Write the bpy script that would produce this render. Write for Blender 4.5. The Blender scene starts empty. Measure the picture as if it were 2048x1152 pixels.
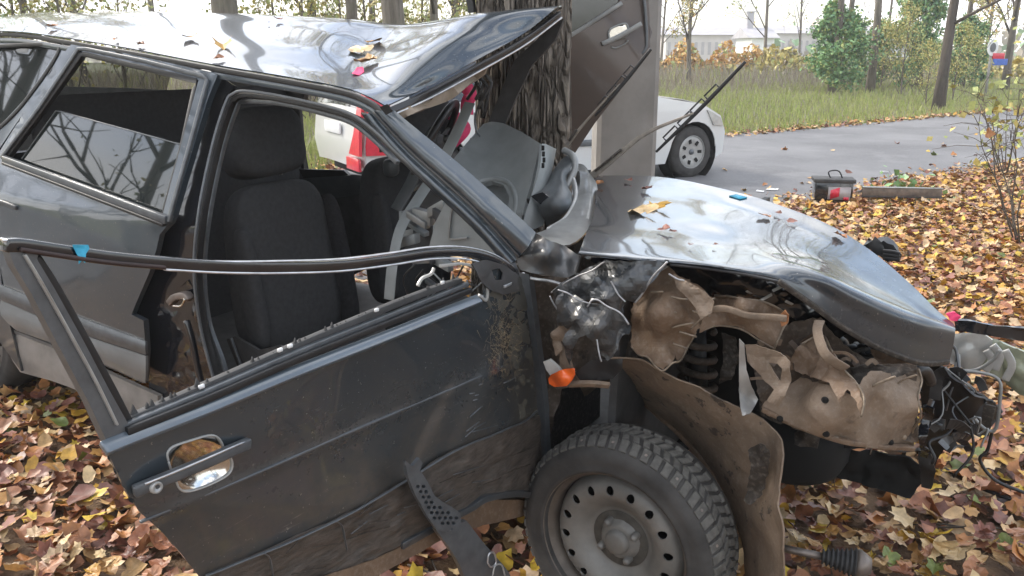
import bpy, math, random
import numpy as np
from mathutils import Vector, Matrix, noise, geometry
random.seed(7); rng = np.random.default_rng(7)
R = math.radians
sc = bpy.context.scene
# ------------------------------------------------------------------ camera, world, sun
FPX = 1704.0; CAMZ = 1.48; PITCH = R(15.6)
cam = bpy.data.cameras.new('camera'); camo = bpy.data.objects.new('camera', cam)
sc.collection.objects.link(camo); sc.camera = camo
cam.sensor_width = 36; cam.lens = 36 * FPX / 2048; cam.clip_end = 1500; cam.clip_start = 0.05
camo.location = (0, 0, CAMZ); camo.rotation_euler = (R(90) - PITCH, 0, 0)

SUN_EL, SUN_AZ = R(38), R(-60)          # azimuth measured from +Y towards +X
w = bpy.data.worlds.new('World'); sc.world = w; w.use_nodes = True
nt = w.node_tree; nt.nodes.clear()
def N(nt, t, **k):
    n = nt.nodes.new(t)
    for a, b in k.items(): setattr(n, a, b)
    return n
out = N(nt, 'ShaderNodeOutputWorld'); bg = N(nt, 'ShaderNodeBackground')
sky = N(nt, 'ShaderNodeTexSky', sky_type='NISHITA', sun_disc=False, sun_elevation=SUN_EL, sun_rotation=SUN_AZ)
sky.air_density = 1.0; sky.dust_density = 2.0
tc = N(nt, 'ShaderNodeTexCoord'); mp = N(nt, 'ShaderNodeMapping'); mp.inputs['Scale'].default_value = (1, 1, 2.2)
ns = N(nt, 'ShaderNodeTexNoise'); ns.inputs['Scale'].default_value = 2.6; ns.inputs['Detail'].default_value = 6
cr = N(nt, 'ShaderNodeValToRGB'); cr.color_ramp.elements[0].position = .42; cr.color_ramp.elements[1].position = .60
cr.color_ramp.elements[0].color = (.08, .08, .08, 1); cr.color_ramp.elements[1].color = (1, 1, 1, 1)
mx = N(nt, 'ShaderNodeMix', data_type='RGBA'); mx.inputs[7].default_value = (7.5, 7.45, 7.4, 1)
L = nt.links.new
L(tc.outputs['Generated'], mp.inputs[0]); L(mp.outputs[0], ns.inputs['Vector']); L(ns.outputs[0], cr.inputs[0])
L(cr.outputs[0], mx.inputs[0]); L(sky.outputs[0], mx.inputs[6]); L(mx.outputs[2], bg.inputs[0]); L(bg.outputs[0], out.inputs[0])
bg.inputs[1].default_value = 0.135
sl = bpy.data.lights.new('sun', 'SUN'); sl.energy = 1.3; sl.angle = R(16); sl.color = (1, .93, .82)
slo = bpy.data.objects.new('sun', sl); sc.collection.objects.link(slo)
sd = Vector((math.sin(SUN_AZ) * math.cos(SUN_EL), math.cos(SUN_AZ) * math.cos(SUN_EL), math.sin(SUN_EL)))
slo.rotation_euler = sd.to_track_quat('Z', 'Y').to_euler()
sc.view_settings.view_transform = 'Standard'; sc.view_settings.look = 'None'
sc.view_settings.exposure = 1.5; sc.view_settings.gamma = 1; sc.view_settings.use_curve_mapping = False
sc.cycles.max_bounces = 8; sc.cycles.transparent_max_bounces = 12

# ------------------------------------------------------------------ geometry of sight
CT, ST = math.cos(PITCH), math.sin(PITCH)
CAM = Vector((0, 0, CAMZ))
def ray(px, py):
    u = (px - 1024) / FPX; v = (py - 576) / FPX
    return Vector((u, CT - v * ST, -ST - v * CT))
CD = Vector((.86, -.51, 0)).normalized(); CN = Vector((.51, .86, 0)).normalized(); CP = Vector((-1.94, 3.16, 0))
K0 = CN.dot(CP)
def at_o(px, py, o=0.):                 # point on the upright plane o metres inside the near flank of the wreck
    d = ray(px, py); return CAM + d * ((o + K0) / CN.dot(d))
def carw(s, o, z): return CP + CD * s + CN * o + Vector((0, 0, z))
def s_of(p): return (p - CP).dot(CD)
def side(px, py, e=0.):                 # flank with tumblehome above the belt
    o = 0.
    for _ in range(14): o = .33 * max(0., at_o(px, py, o).z - .95)
    return at_o(px, py, o + e)
DH = Vector((.055, 1.977, 0)); DR = Vector((-.575, 1.10, 0))
DD = (DR - DH).normalized(); DN = Vector((-DD.y, DD.x, 0))
if DN.dot(-DH) < 0: DN = -DN
def at_d(px, py, o=0.):                 # plane of the open front door, o towards the outside
    d = ray(px, py); return CAM + d * ((DN.dot(DH) + o) / DN.dot(d))
def at_z(px, py, z=0.):
    d = ray(px, py); return CAM + d * ((z - CAMZ) / d.z)
def at_y(px, py, Y):
    d = ray(px, py); return CAM + d * (Y / d.y)

# ------------------------------------------------------------------ object helpers
COL = sc.collection
def tag(o, label=None, cat=None, group=None, kind=None):
    if label: o['label'] = label
    if cat: o['category'] = cat
    if group: o['group'] = group
    if kind: o['kind'] = kind
    return o
def thing(name, loc, label, cat, group=None, rz=0):
    o = bpy.data.objects.new(name, None); COL.objects.link(o); o.location = loc; o.rotation_euler = (0, 0, rz)
    o.empty_display_size = .1
    return tag(o, label, cat, group)
def link(name, me, parent=None, mat=None):
    o = bpy.data.objects.new(name, me); COL.objects.link(o)
    if parent is not None:
        o.parent = parent
        if not parent.get('_local'): o.matrix_parent_inverse = Matrix.Translation(-world_loc(parent))
    return o
def world_loc(p):
    v = Vector(p.location)
    while p.parent is not None:
        if p.matrix_parent_inverse != Matrix.Identity(4): v = p.matrix_parent_inverse.to_translation() + v
        p = p.parent; v = v + Vector(p.location)
    return v
def mesh(name, V, F, mat=None, parent=None, smooth=True, solid=0, bevel=0, sub=0, soff=-1):
    me = bpy.data.meshes.new(name)
    me.from_pydata([tuple(v) for v in V], [], F); me.update()
    if smooth: me.polygons.foreach_set('use_smooth', [True] * len(me.polygons))
    mats = mat if isinstance(mat, (list, tuple)) else [mat]
    for m in mats: me.materials.append(m)
    o = link(name, me, parent)
    if sub:
        m = o.modifiers.new('s', 'SUBSURF'); m.levels = m.render_levels = sub
    if solid:
        m = o.modifiers.new('t', 'SOLIDIFY'); m.thickness = solid; m.offset = soff
        if smooth: m = o.modifiers.new('e', 'EDGE_SPLIT'); m.split_angle = R(55)
    if bevel:
        m = o.modifiers.new('b', 'BEVEL'); m.width = bevel; m.segments = 2; m.limit_method = 'ANGLE'; m.angle_limit = R(40)
        if smooth:
            for p in me.polygons: p.use_smooth = True
    return o
def catmull(P, n):
    P = [Vector(p) for p in P]; 
    if len(P) == 2: return [P[0].lerp(P[1], i / (n - 1)) for i in range(n)]
    out = []
    m = len(P) - 1
    for i in range(n):
        t = i / (n - 1) * m; k = min(int(t), m - 1); f = t - k
        p1, p2 = P[k], P[k + 1]
        p0 = P[k - 1] if k > 0 else p1 * 2 - p2
        p3 = P[k + 2] if k + 2 <= m else p2 * 2 - p1
        out.append(.5 * ((2 * p1) + (p2 - p0) * f + (2 * p0 - 5 * p1 + 4 * p2 - p3) * f * f + (3 * p1 - p0 - 3 * p2 + p3) * f ** 3))
    return out
def tri(x): return 2 * abs(2 * (x - math.floor(x + .5))) - 1
def crump(V, F, amp, scale, seed=0, ridged=True):
    if amp == 0: return V
    if ridged == 'fold':                # sharp straight folds, as in bent sheet steel
        r = random.Random(seed * 7 + len(V)); D = []
        for k in range(4):
            d = Vector((r.gauss(0, 1), r.gauss(0, 1), r.gauss(0, 1))).normalized(); D.append((d, scale * r.uniform(.5, 1.3), r.random(), r.uniform(.5, 1)))
        V = [Vector(v) for v in V]; nr = [Vector() for _ in V]
        for f in F:
            n = (V[f[1]] - V[f[0]]).cross(V[f[2]] - V[f[0]])
            for i in f: nr[i] += n
        out = []
        for v, n in zip(V, nr):
            a = sum(w_ * tri(v.dot(d) * s_ + p_ + .25 * noise.noise(v * 5)) for d, s_, p_, w_ in D) * .45 + .25 * noise.noise(v * scale * 3)
            out.append(v + n.normalized() * a * amp if n.length > 0 else v)
        return out
    V = [Vector(v) for v in V]; nr = [Vector() for _ in V]
    for f in F:
        n = (V[f[1]] - V[f[0]]).cross(V[f[2]] - V[f[0]])
        for i in f: nr[i] += n
    o = []
    sv = Vector((seed * 3.7, seed * 1.3, seed * 2.1))
    for v, n in zip(V, nr):
        q = v * scale + sv
        a = noise.noise(q)
        if ridged: a = (1 - 2.4 * abs(a)) * .7 + .5 * (1 - 2.4 * abs(noise.noise(q * 2.3 + sv))) + .2 * noise.noise(q * 5)
        if n.length > 0: v = v + n.normalized() * a * amp
        o.append(v)
    return o
def loft(name, rows, mapf, nu, nv, mat, parent, amp=0, scale=5, solid=.003, seed=0, ridged=True, **k):
    G = [catmull([mapf(*p) for p in r], nu) for r in rows]
    cols = [catmull([g[i] for g in G], nv) for i in range(nu)]
    V = [cols[i][j] for j in range(nv) for i in range(nu)]
    F = [(j * nu + i, j * nu + i + 1, (j + 1) * nu + i + 1, (j + 1) * nu + i) for j in range(nv - 1) for i in range(nu - 1)]
    V = crump(V, F, amp, scale, seed, ridged)
    return mesh(name, V, F, mat, parent, solid=solid, soff=0, **k)
def inpoly(P, poly):
    x, y = P[:, 0], P[:, 1]; r = np.zeros(len(P), bool); n = len(poly)
    for i in range(n):
        x1, y1 = poly[i]; x2, y2 = poly[i - 1]
        c = ((y1 > y) != (y2 > y))
        with np.errstate(divide='ignore', invalid='ignore'):
            xx = (x2 - x1) * (y - y1) / ((y2 - y1) if y2 != y1 else 1e-9) + x1
        r ^= c & (x < xx)
    return r
def cdt(outline, holes=(), step=14, jag=0, seed=0):
    r = random.Random(seed)
    pts, edges = [], []; polys = []
    for li, loop in enumerate([outline] + list(holes)):
        lp = []
        n = len(loop)
        for i in range(n):
            a = loop[i]; b = loop[(i + 1) % n]; d = math.hypot(b[0] - a[0], b[1] - a[1]); m = max(1, int(d / step))
            for k in range(m):
                t = k / m; j = jag if (k > 0 and li == 0) else 0
                lp.append((a[0] + (b[0] - a[0]) * t + r.uniform(-j, j), a[1] + (b[1] - a[1]) * t + r.uniform(-j, j)))
        polys.append(lp); s = len(pts); pts += lp
        edges += [(s + i, s + (i + 1) % len(lp)) for i in range(len(lp))]
    A = np.array(polys[0]); x0, y0 = A.min(0); x1, y1 = A.max(0)
    gx, gy = np.meshgrid(np.arange(x0, x1, step), np.arange(y0, y1, step * .87))
    gx = gx.astype(float); gx[1::2] += step / 2
    G = np.stack([gx.ravel(), gy.ravel()], 1) + rng.uniform(-step * .12, step * .12, (gx.size, 2))
    k = inpoly(G, polys[0])
    for h in polys[1:]: k &= ~inpoly(G, h)
    G = G[k]
    B = np.array(pts)
    if len(G):
        dm = ((G[:, None, :] - B[None, :, :]) ** 2).sum(2).min(1); G = G[dm > (step * .45) ** 2]
    allp = [Vector(p) for p in pts] + [Vector(p) for p in G.tolist()]
    v, e, f, *_ = geometry.delaunay_2d_cdt(allp, edges, [], 0, 1e-6)
    C = np.array([[sum(v[i].x for i in t) / len(t), sum(v[i].y for i in t) / len(t)] for t in f])
    k = inpoly(C, polys[0])
    for h in polys[1:]: k &= ~inpoly(C, h)
    f = [tuple(t) for t, q in zip(f, k) if q]
    return [(p.x, p.y) for p in v], f
def ctrl_o(ctrl):
    C = np.array(ctrl, float)
    def g(px, py):
        d = (C[:, 0] - px) ** 2 + (C[:, 1] - py) ** 2 + 60
        wt = 1 / d ** 1.3
        return float((wt * C[:, 2]).sum() / wt.sum())
    return g
def sheet(name, outline, mapf, mat, parent, ofun=0., holes=(), step=14, amp=0, scale=12, solid=.003, jag=0, seed=0, ridged=True, **k):
    v2, f = cdt([(p[0], p[1]) for p in outline], holes, step, jag, seed)
    if isinstance(ofun, (int, float)): g = lambda a, b: ofun
    elif ofun == 'pts': g = ctrl_o(outline)
    elif isinstance(ofun, list): g = ctrl_o(ofun)
    else: g = ofun
    V = [mapf(x, y, g(x, y)) for x, y in v2]
    V = crump(V, f, amp, scale, seed, ridged)
    return mesh(name, V, f, mat, parent, solid=solid, soff=0, **k)
def bar(name, P, wdt, thk, nrm, mat, parent, n=0, bevel=.002, smooth=True):
    """swept rectangle: width lies across the path and square to nrm; thickness along nrm"""
    P = [Vector(p) for p in P]
    if n: P = catmull(P, n)
    V, F = [], []
    for i, p in enumerate(P):
        t = (P[min(i + 1, len(P) - 1)] - P[max(i - 1, 0)]).normalized()
        a = t.cross(nrm).normalized(); b = a.cross(t).normalized()
        ww = wdt(i / (len(P) - 1)) if callable(wdt) else wdt
        a *= ww / 2; b *= thk / 2
        V += [p - a - b, p + a - b, p + a + b, p - a + b]
    for i in range(len(P) - 1):
        k = i * 4
        for j in range(4): F.append((k + j, k + (j + 1) % 4, k + 4 + (j + 1) % 4, k + 4 + j))
    m = (len(P) - 1) * 4
    F += [(3, 2, 1, 0), (m, m + 1, m + 2, m + 3)]
    return mesh(name, V, F, mat, parent, smooth=smooth, bevel=bevel)
def tubevf(P, rad, sides=8):
    V, F = [], []; n = len(P); a0 = None
    for i, p in enumerate(P):
        t = (P[min(i + 1, n - 1)] - P[max(i - 1, 0)])
        t = t.normalized() if t.length > 1e-9 else Vector((0, 0, 1))
        if a0 is None: a0 = t.orthogonal().normalized()
        a = (a0 - t * a0.dot(t)).normalized(); b = t.cross(a); a0 = a
        r = rad[i] if isinstance(rad, (list, tuple)) else rad
        for k in range(sides):
            q = 2 * math.pi * k / sides; V.append(p + (a * math.cos(q) + b * math.sin(q)) * r)
    for i in range(n - 1):
        for k in range(sides):
            F.append((i * sides + k, i * sides + (k + 1) % sides, (i + 1) * sides + (k + 1) % sides, (i + 1) * sides + k))
    F.append(tuple(range(sides - 1, -1, -1))); F.append(tuple(range((n - 1) * sides, n * sides)))
    return V, F
def tube(name, P, rad, mat, parent, sides=8, n=0):
    P = [Vector(p) for p in P]
    if n: 
        m = len(P)
        if isinstance(rad, (list, tuple)): rad = list(np.interp(np.linspace(0, m - 1, n), range(m), rad))
        P = catmull(P, n)
    V, F = tubevf(P, rad, sides); return mesh(name, V, F, mat, parent)
def merge(parts):
    V, F = [], []
    for v, f in parts:
        k = len(V); V += list(v); F += [tuple(i + k for i in q) for q in f]
    return V, F
def boxvf(c, ax, ay, az):
    c = Vector(c); V = [c + ax * x + ay * y + az * z for z in (-.5, .5) for y in (-.5, .5) for x in (-.5, .5)]
    return V, [(0, 2, 3, 1), (4, 5, 7, 6), (0, 1, 5, 4), (2, 6, 7, 3), (0, 4, 6, 2), (1, 3, 7, 5)]
def box(name, c, ax, ay, az, mat, parent, bevel=.004, **k):
    V, F = boxvf(c, ax, ay, az); return mesh(name, V, F, mat, parent, bevel=bevel, **k)
UP = Vector((0, 0, 1))

# ------------------------------------------------------------------ materials
def newmat(name):
    m = bpy.data.materials.new(name); m.use_nodes = True; nt = m.node_tree
    return m, nt, nt.nodes['Principled BSDF']
def nz(nt, scale, detail=4, stretch=None, rough=.6, coord='pos'):
    if coord == 'pos': g = N(nt, 'ShaderNodeNewGeometry').outputs['Position']
    else: g = N(nt, 'ShaderNodeTexCoord').outputs['Object']
    if stretch:
        mp = N(nt, 'ShaderNodeMapping'); mp.inputs['Scale'].default_value = stretch[:3]
        if len(stretch) > 3: mp.inputs['Rotation'].default_value = stretch[3]
        nt.links.new(g, mp.inputs[0]); g = mp.outputs[0]
    n = N(nt, 'ShaderNodeTexNoise'); n.inputs['Scale'].default_value = scale; n.inputs['Detail'].default_value = detail
    n.inputs['Roughness'].default_value = rough
    nt.links.new(g, n.inputs['Vector']); return n.outputs[0]
def ramp(nt, src, a, b, ca=(0, 0, 0, 1), cb=(1, 1, 1, 1)):
    r = N(nt, 'ShaderNodeValToRGB'); e = r.color_ramp.elements
    e[0].position = a; e[1].position = b; e[0].color = ca; e[1].color = cb
    nt.links.new(src, r.inputs[0]); return r.outputs[0]
def mixc(nt, f, a, b):
    m = N(nt, 'ShaderNodeMix', data_type='RGBA')
    for s, i in ((f, 0), (a, 6), (b, 7)):
        if hasattr(s, 'links'): nt.links.new(s, m.inputs[i])
        else: m.inputs[i].default_value = s if i == 0 else (*s[:3], 1)
    return m.outputs[2]
def mth(nt, op, a, b):
    m = N(nt, 'ShaderNodeMath', operation=op); m.use_clamp = True
    for s, i in ((a, 0), (b, 1)):
        if hasattr(s, 'links'): nt.links.new(s, m.inputs[i])
        else: m.inputs[i].default_value = s
    return m.outputs[0]
def bump(nt, bs, h, strength=.3, dist=.01):
    b = N(nt, 'ShaderNodeBump'); b.inputs['Strength'].default_value = strength; b.inputs['Distance'].default_value = dist
    nt.links.new(h, b.inputs['Height']); nt.links.new(b.outputs[0], bs.inputs['Normal'])
def simple(name, col, rough=.5, metal=0, var=.25, scale=12, bmp=0, coat=0, stretch=None, spec=.5, bd=.01):
    m, nt, bs = newmat(name)
    bs.inputs['Roughness'].default_value = rough; bs.inputs['Metallic'].default_value = metal
    bs.inputs['Coat Weight'].default_value = coat; bs.inputs['Specular IOR Level'].default_value = spec
    n = nz(nt, scale, 5, stretch)
    d = tuple(c * (1 - var) for c in col); u = tuple(min(1, c * (1 + var)) for c in col)
    nt.links.new(mixc(nt, ramp(nt, n, .3, .7), d, u), bs.inputs['Base Color'])
    if bmp: bump(nt, bs, n, bmp, bd)
    return m
def paint(name, col, dirt=.3, zlo=.3, zhi=1.0, dcol=(.16, .125, .09), coat=1., rough=.32, scr=None, base_dirt=0., wob=.0):
    """glossy car paint; road dirt settled on it, more of it low down"""
    m, nt, bs = newmat(name)
    pos = N(nt, 'ShaderNodeNewGeometry').outputs['Position']; sx = N(nt, 'ShaderNodeSeparateXYZ'); nt.links.new(pos, sx.inputs[0])
    mr = N(nt, 'ShaderNodeMapRange'); mr.inputs[1].default_value = zhi; mr.inputs[2].default_value = zlo
    mr.inputs[3].default_value = base_dirt; mr.inputs[4].default_value = dirt; nt.links.new(sx.outputs[2], mr.inputs[0])
    n1 = nz(nt, 5, 8); n2 = nz(nt, 60, 5)
    f = mth(nt, 'MULTIPLY', mr.outputs[0], mth(nt, 'MULTIPLY_ADD' if False else 'ADD', ramp(nt, n1, .35, .65), .35))
    f = mth(nt, 'MULTIPLY', f, mth(nt, 'ADD', ramp(nt, n2, .3, .7), .5))
    c = mixc(nt, f, col, dcol)
    if scr:
        ns_ = nz(nt, 9, 6, scr, .75); f2 = ramp(nt, ns_, .60, .70)
        sc2 = mth(nt, 'MULTIPLY', f2, mr.outputs[0]); c = mixc(nt, sc2, c, (.33, .31, .28))
        f = mth(nt, 'ADD', f, mth(nt, 'MULTIPLY', sc2, .5))
    sp = nz(nt, 140, 2); c = mixc(nt, mth(nt, 'MULTIPLY', ramp(nt, sp, .70, .74), .5), c, (.4, .38, .34))
    nt.links.new(c, bs.inputs['Base Color'])
    bs.inputs['Metallic'].default_value = .35
    nt.links.new(mth(nt, 'ADD', mth(nt, 'MULTIPLY', f, .5), rough), bs.inputs['Roughness'])
    bs.inputs['Coat Roughness'].default_value = .05
    ic = N(nt, 'ShaderNodeMath', operation='MULTIPLY_ADD'); ic.inputs[1].default_value = -1.3; ic.inputs[2].default_value = coat; ic.use_clamp = True
    nt.links.new(f, ic.inputs[0]); nt.links.new(ic.outputs[0], bs.inputs['Coat Weight'])
    return m
PAINT = (.034, .050, .066)
M = {}
M['paint'] = paint('car paint', PAINT, .3, .3, 1.1, rough=.28, base_dirt=.04)
M['roof'] = paint('roof paint', PAINT, .1, .3, 1.3, rough=.22, base_dirt=.08)
M['hood'] = paint('hood paint', (.032, .044, .058), .5, .84, 1.0, rough=.2, base_dirt=.10, dcol=(.085, .07, .048))
M['door'] = paint('door paint', (.040, .052, .062), .8, .35, .88, rough=.22, scr=(1.2, 1.2, 14), base_dirt=.03, coat=1.)
M['wing'] = paint('dusty torn wing paint', (.032, .042, .052), .5, .5, 1.2, dcol=(.15, .13, .11), base_dirt=.35, rough=.35, coat=.7)
M['dedge'] = paint('dirty door edge paint', (.05, .055, .055), .9, .35, 1.1, dcol=(.13, .12, .095), base_dirt=.5, rough=.45, coat=.3)
M['clad'] = simple('scuffed door cladding', (.060, .050, .042), .6, 0, .5, 12, .4, stretch=(2, 2, 8), bd=.012)
M['silver'] = simple('lower body paint', (.16, .17, .175), .4, .3, .15, 8, coat=.4)
M['sill'] = simple('dusty sill', (.20, .185, .17), .6, 0, .25, 9, .1)
M['black'] = simple('black rubber', (.012, .012, .013), .45, 0, .3, 30)
M['gloss'] = simple('glossy black', (.010, .011, .014), .16, 0, .3, 20, coat=.7)
M['grey'] = simple('grey metal edge', (.11, .12, .13), .35, .4, .2, 30)
M['edge'] = simple('bare metal and edge highlights', (.55, .56, .58), .3, .8, .2, 40)
M['seat'] = simple('black seat cloth', (.046, .047, .049), .92, 0, .15, 60, .2, spec=.2, bd=.003)
M['seat2'] = simple('grey seat side cloth', (.018, .018, .020), .9, 0, .4, 70, .3, spec=.25, bd=.003)
M['trim'] = simple('dark trim', (.042, .042, .043), .7, 0, .4, 15, .1)
M['ledge'] = simple('door paint with sky sheen', (.10, .125, .15), .3, .2, .15, 10, coat=.8)  # sky reflected on the upturned belt ledge put into this colour
M['dash'] = simple('grey dashboard plastic', (.19, .205, .205), .48, 0, .12, 14, .04)
M['dash2'] = simple('dark dashboard plastic', (.055, .062, .066), .4, 0, .2, 14, .05)
M['pale'] = simple('pale cowl metal', (.20, .205, .20), .4, .2, .35, 9, .1, coat=.3)
M['liner'] = simple('beige headliner', (.30, .245, .19), .9, 0, .15, 25, .1)
M['tan'] = None
def dusty(name, col, chips=.5, th=.58):
    m, nt, bs = newmat(name)
    n1 = nz(nt, 7, 8); n2 = nz(nt, 16, 9, rough=.7); n3 = nz(nt, 90, 3)
    c = mixc(nt, ramp(nt, n1, .3, .7), tuple(x * .62 for x in col), tuple(x * 1.25 for x in col))
    c = mixc(nt, mth(nt, 'MULTIPLY', ramp(nt, n2, th, th + .02), chips), c, (.03, .024, .02))
    c = mixc(nt, mth(nt, 'MULTIPLY', ramp(nt, n3, .5, .75), .25), c, (.36, .31, .26))
    nt.links.new(c, bs.inputs['Base Color']); bs.inputs['Roughness'].default_value = .68
    bump(nt, bs, n2, .35, .012)
    return m
M['tan'] = dusty('dusty undercoat', (.150, .098, .062), .35, .62)
M['tan2'] = dusty('pale dusty undercoat', (.185, .135, .095), .35, .62)
M['linr'] = dusty('chipped muddy liner', (.185, .135, .095), .8, .585)
M['brown'] = dusty('dark dirty metal', (.032, .026, .021), .8)
M['brown2'] = dusty('dull brown metal', (.075, .056, .042), .8)  # brown metal, darker than the dusty undercoat
M['hub_shade'] = simple('hub recess shade', (.055, .050, .042), .8, 0, .4, 40)
M['orange'] = simple('orange lens', (.75, .12, .02), .2, 0, .1, 20, coat=.5)
M['clear'] = simple('clear plastic lens', (.42, .42, .40), .15, 0, .2, 12, coat=1)
M['white'] = simple('white tape', (.75, .76, .76), .5, 0, .05)
M['blue'] = simple('blue tape', (.03, .30, .46), .5, 0, .25, 40)
M['red'] = simple('red plastic', (.62, .02, .05), .3, 0, .15, 20, coat=.3)
M['pink'] = simple('pink red paper', (.75, .05, .16), .6, 0, .2, 30)
M['chrome'] = simple('scuffed chrome', (.62, .60, .56), .14, 1, .15, 30)
M['handle'] = simple('handle plastic', (.07, .075, .08), .42, 0, .2, 30)
M['tyre'] = simple('dusty tyre rubber', (.040, .038, .036), .82, 0, .45, 12, .25)
M['tread'] = simple('dusty tread rubber', (.085, .082, .075), .88, 0, .4, 40, .4)
M['rim'] = simple('dusty steel rim', (.150, .145, .134), .52, .15, .3, 10, .06)
M['rimd'] = simple('dirty rim lip', (.09, .075, .062), .55, .1, .4, 14, .1)
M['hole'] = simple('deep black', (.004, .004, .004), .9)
M['steel'] = simple('worn steel', (.2, .17, .15), .45, .6, .35, 18, .1)
M['conc'] = simple('grey concrete', (.25, .24, .225), .9, 0, .22, 3.5, .35)
M['asph'] = None
m, nt, bs = newmat('asphalt'); M['asph'] = m
c = mixc(nt, ramp(nt, nz(nt, .5, 5, (1, 1, 1, (0, 0, .6))), .35, .65), (.10, .10, .107), (.18, .18, .187)); c = mixc(nt, mth(nt, 'MULTIPLY', ramp(nt, nz(nt, 1.4, 7), .55, .62), .5), c, (.20, .20, .205))
c = mixc(nt, mth(nt, 'MULTIPLY', ramp(nt, nz(nt, 45, 3), .4, .7), .35), c, (.24, .235, .23))
nt.links.new(c, bs.inputs['Base Color']); bs.inputs['Roughness'].default_value = .75; bump(nt, bs, nz(nt, 60, 3), .4, .01)
m, nt, bs = newmat('soil under leaves'); M['soil'] = m
c = mixc(nt, ramp(nt, nz(nt, 14, 8), .35, .65), (.09, .055, .035), (.24, .155, .09))
nt.links.new(c, bs.inputs['Base Color']); bs.inputs['Roughness'].default_value = .9; bump(nt, bs, nz(nt, 25, 6), .8, .03)
m, nt, bs = newmat('meadow ground'); M['meadow'] = m
c = mixc(nt, ramp(nt, nz(nt, .35, 6), .35, .65), (.10, .13, .035), (.17, .16, .06))
c = mixc(nt, mth(nt, 'MULTIPLY', ramp(nt, nz(nt, 6, 6), .4, .6), .5), c, (.07, .09, .02))
nt.links.new(c, bs.inputs['Base Color']); bs.inputs['Roughness'].default_value = .95
# bark
def bark(name, a, b, sc_=9, st=(1, 1, .16), bs_=.9):
    m, nt, bs = newmat(name)
    n1 = nz(nt, sc_, 7, st, .7, 'obj'); c = mixc(nt, ramp(nt, n1, .35, .62), a, b)
    n2 = nz(nt, 3, 4, None, .6, 'obj'); c = mixc(nt, mth(nt, 'MULTIPLY', ramp(nt, n2, .5, .7), .35), c, (.10, .11, .06))
    nt.links.new(c, bs.inputs['Base Color']); bs.inputs['Roughness'].default_value = .95
    bump(nt, bs, n1, bs_, .03); return m
def plated(name, a, b):
    m, nt, bs = newmat(name)
    tc_ = N(nt, 'ShaderNodeTexCoord'); mp = N(nt, 'ShaderNodeMapping'); mp.inputs['Scale'].default_value = (1, 1, .30); nt.links.new(tc_.outputs['Object'], mp.inputs[0])
    nn = N(nt, 'ShaderNodeTexNoise'); nn.inputs['Scale'].default_value = 9; nn.inputs['Detail'].default_value = 4; nt.links.new(mp.outputs[0], nn.inputs['Vector'])
    mv = N(nt, 'ShaderNodeVectorMath', operation='MULTIPLY_ADD'); mv.inputs[1].default_value = (.10, .10, .10); nt.links.new(nn.outputs[1], mv.inputs[0]); nt.links.new(mp.outputs[0], mv.inputs[2])
    vo = N(nt, 'ShaderNodeTexVoronoi', feature='DISTANCE_TO_EDGE'); vo.inputs['Scale'].default_value = 27; nt.links.new(mv.outputs[0], vo.inputs['Vector'])
    h = ramp(nt, vo.outputs['Distance'], .0, .22); n2 = nz(nt, 40, 5, (1, 1, .4), .7, 'obj')
    c = mixc(nt, h, a, b); c = mixc(nt, mth(nt, 'MULTIPLY', ramp(nt, n2, .4, .7), .55), c, tuple(x * .5 for x in b))
    nt.links.new(c, bs.inputs['Base Color']); bs.inputs['Roughness'].default_value = .95
    bump(nt, bs, mth(nt, 'ADD', mth(nt, 'MULTIPLY', h, .7), mth(nt, 'MULTIPLY', n2, .4)), 1.0, .035); return m
M['bark'] = plated('rugged bark', (.085, .070, .056), (.23, .20, .165))
M['bark2'] = bark('grey brown bark', (.09, .075, .06), (.19, .165, .135), 9)
M['barkd'] = bark('dark bark', (.035, .028, .022), (.10, .08, .065), 9)
M['twig'] = simple('twig bark', (.085, .068, .052), .9)
def glass(name, tint, rough=.02, alpha=.6):
    m, nt, bs = newmat(name)
    bs.inputs['Base Color'].default_value = (*tint, 1); bs.inputs['Roughness'].default_value = rough
    bs.inputs['Alpha'].default_value = alpha; bs.inputs['Specular IOR Level'].default_value = .5; bs.inputs['Coat Weight'].default_value = .25
    bs.inputs['IOR'].default_value = 1.62
    return m
M['glass'] = glass('tinted side glass', (.02, .025, .025), .02, .93)
M['edge2'] = simple('torn metal edge', (.36, .36, .37), .4, .6, .4, 60)
M['glass3'] = glass('tinted rear glass', (.03, .045, .04), .04, .45)
M['glass2'] = glass('far car glass', (.03, .035, .04), .05, .97)
def leafm(name, col, tr=.25):
    m, nt, bs = newmat(name)
    oi = N(nt, 'ShaderNodeObjectInfo'); n = nz(nt, 30, 4)
    c = mixc(nt, ramp(nt, n, .3, .7), tuple(x * .6 for x in col), tuple(min(1, x * 1.25) for x in col))
    nt.links.new(c, bs.inputs['Base Color']); bs.inputs['Roughness'].default_value = .48
    return m
LEAFC = [(.40, .17, .055), (.46, .25, .08), (.27, .105, .05), (.52, .33, .15), (.16, .06, .04), (.58, .42, .22),
         (.50, .28, .035), (.58, .40, .05), (.24, .10, .07), (.35, .16, .08), (.56, .40, .24), (.16, .20, .05)]
LEAF = [leafm('fallen leaf %s' % n, c) for n, c in zip(['rust', 'orange', 'brown', 'tan', 'dark', 'straw', 'ochre', 'yellow', 'plum', 'russet', 'pale', 'green'], LEAFC)]
M['fy'] = leafm('yellow foliage', (.50, .42, .13)); M['fg'] = leafm('green foliage', (.20, .36, .14)); M['fo'] = leafm('orange foliage', (.62, .38, .12))
M['fyg'] = leafm('yellow green foliage', (.36, .40, .13)); M['fdg'] = leafm('dull green foliage', (.12, .25, .12))
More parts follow.
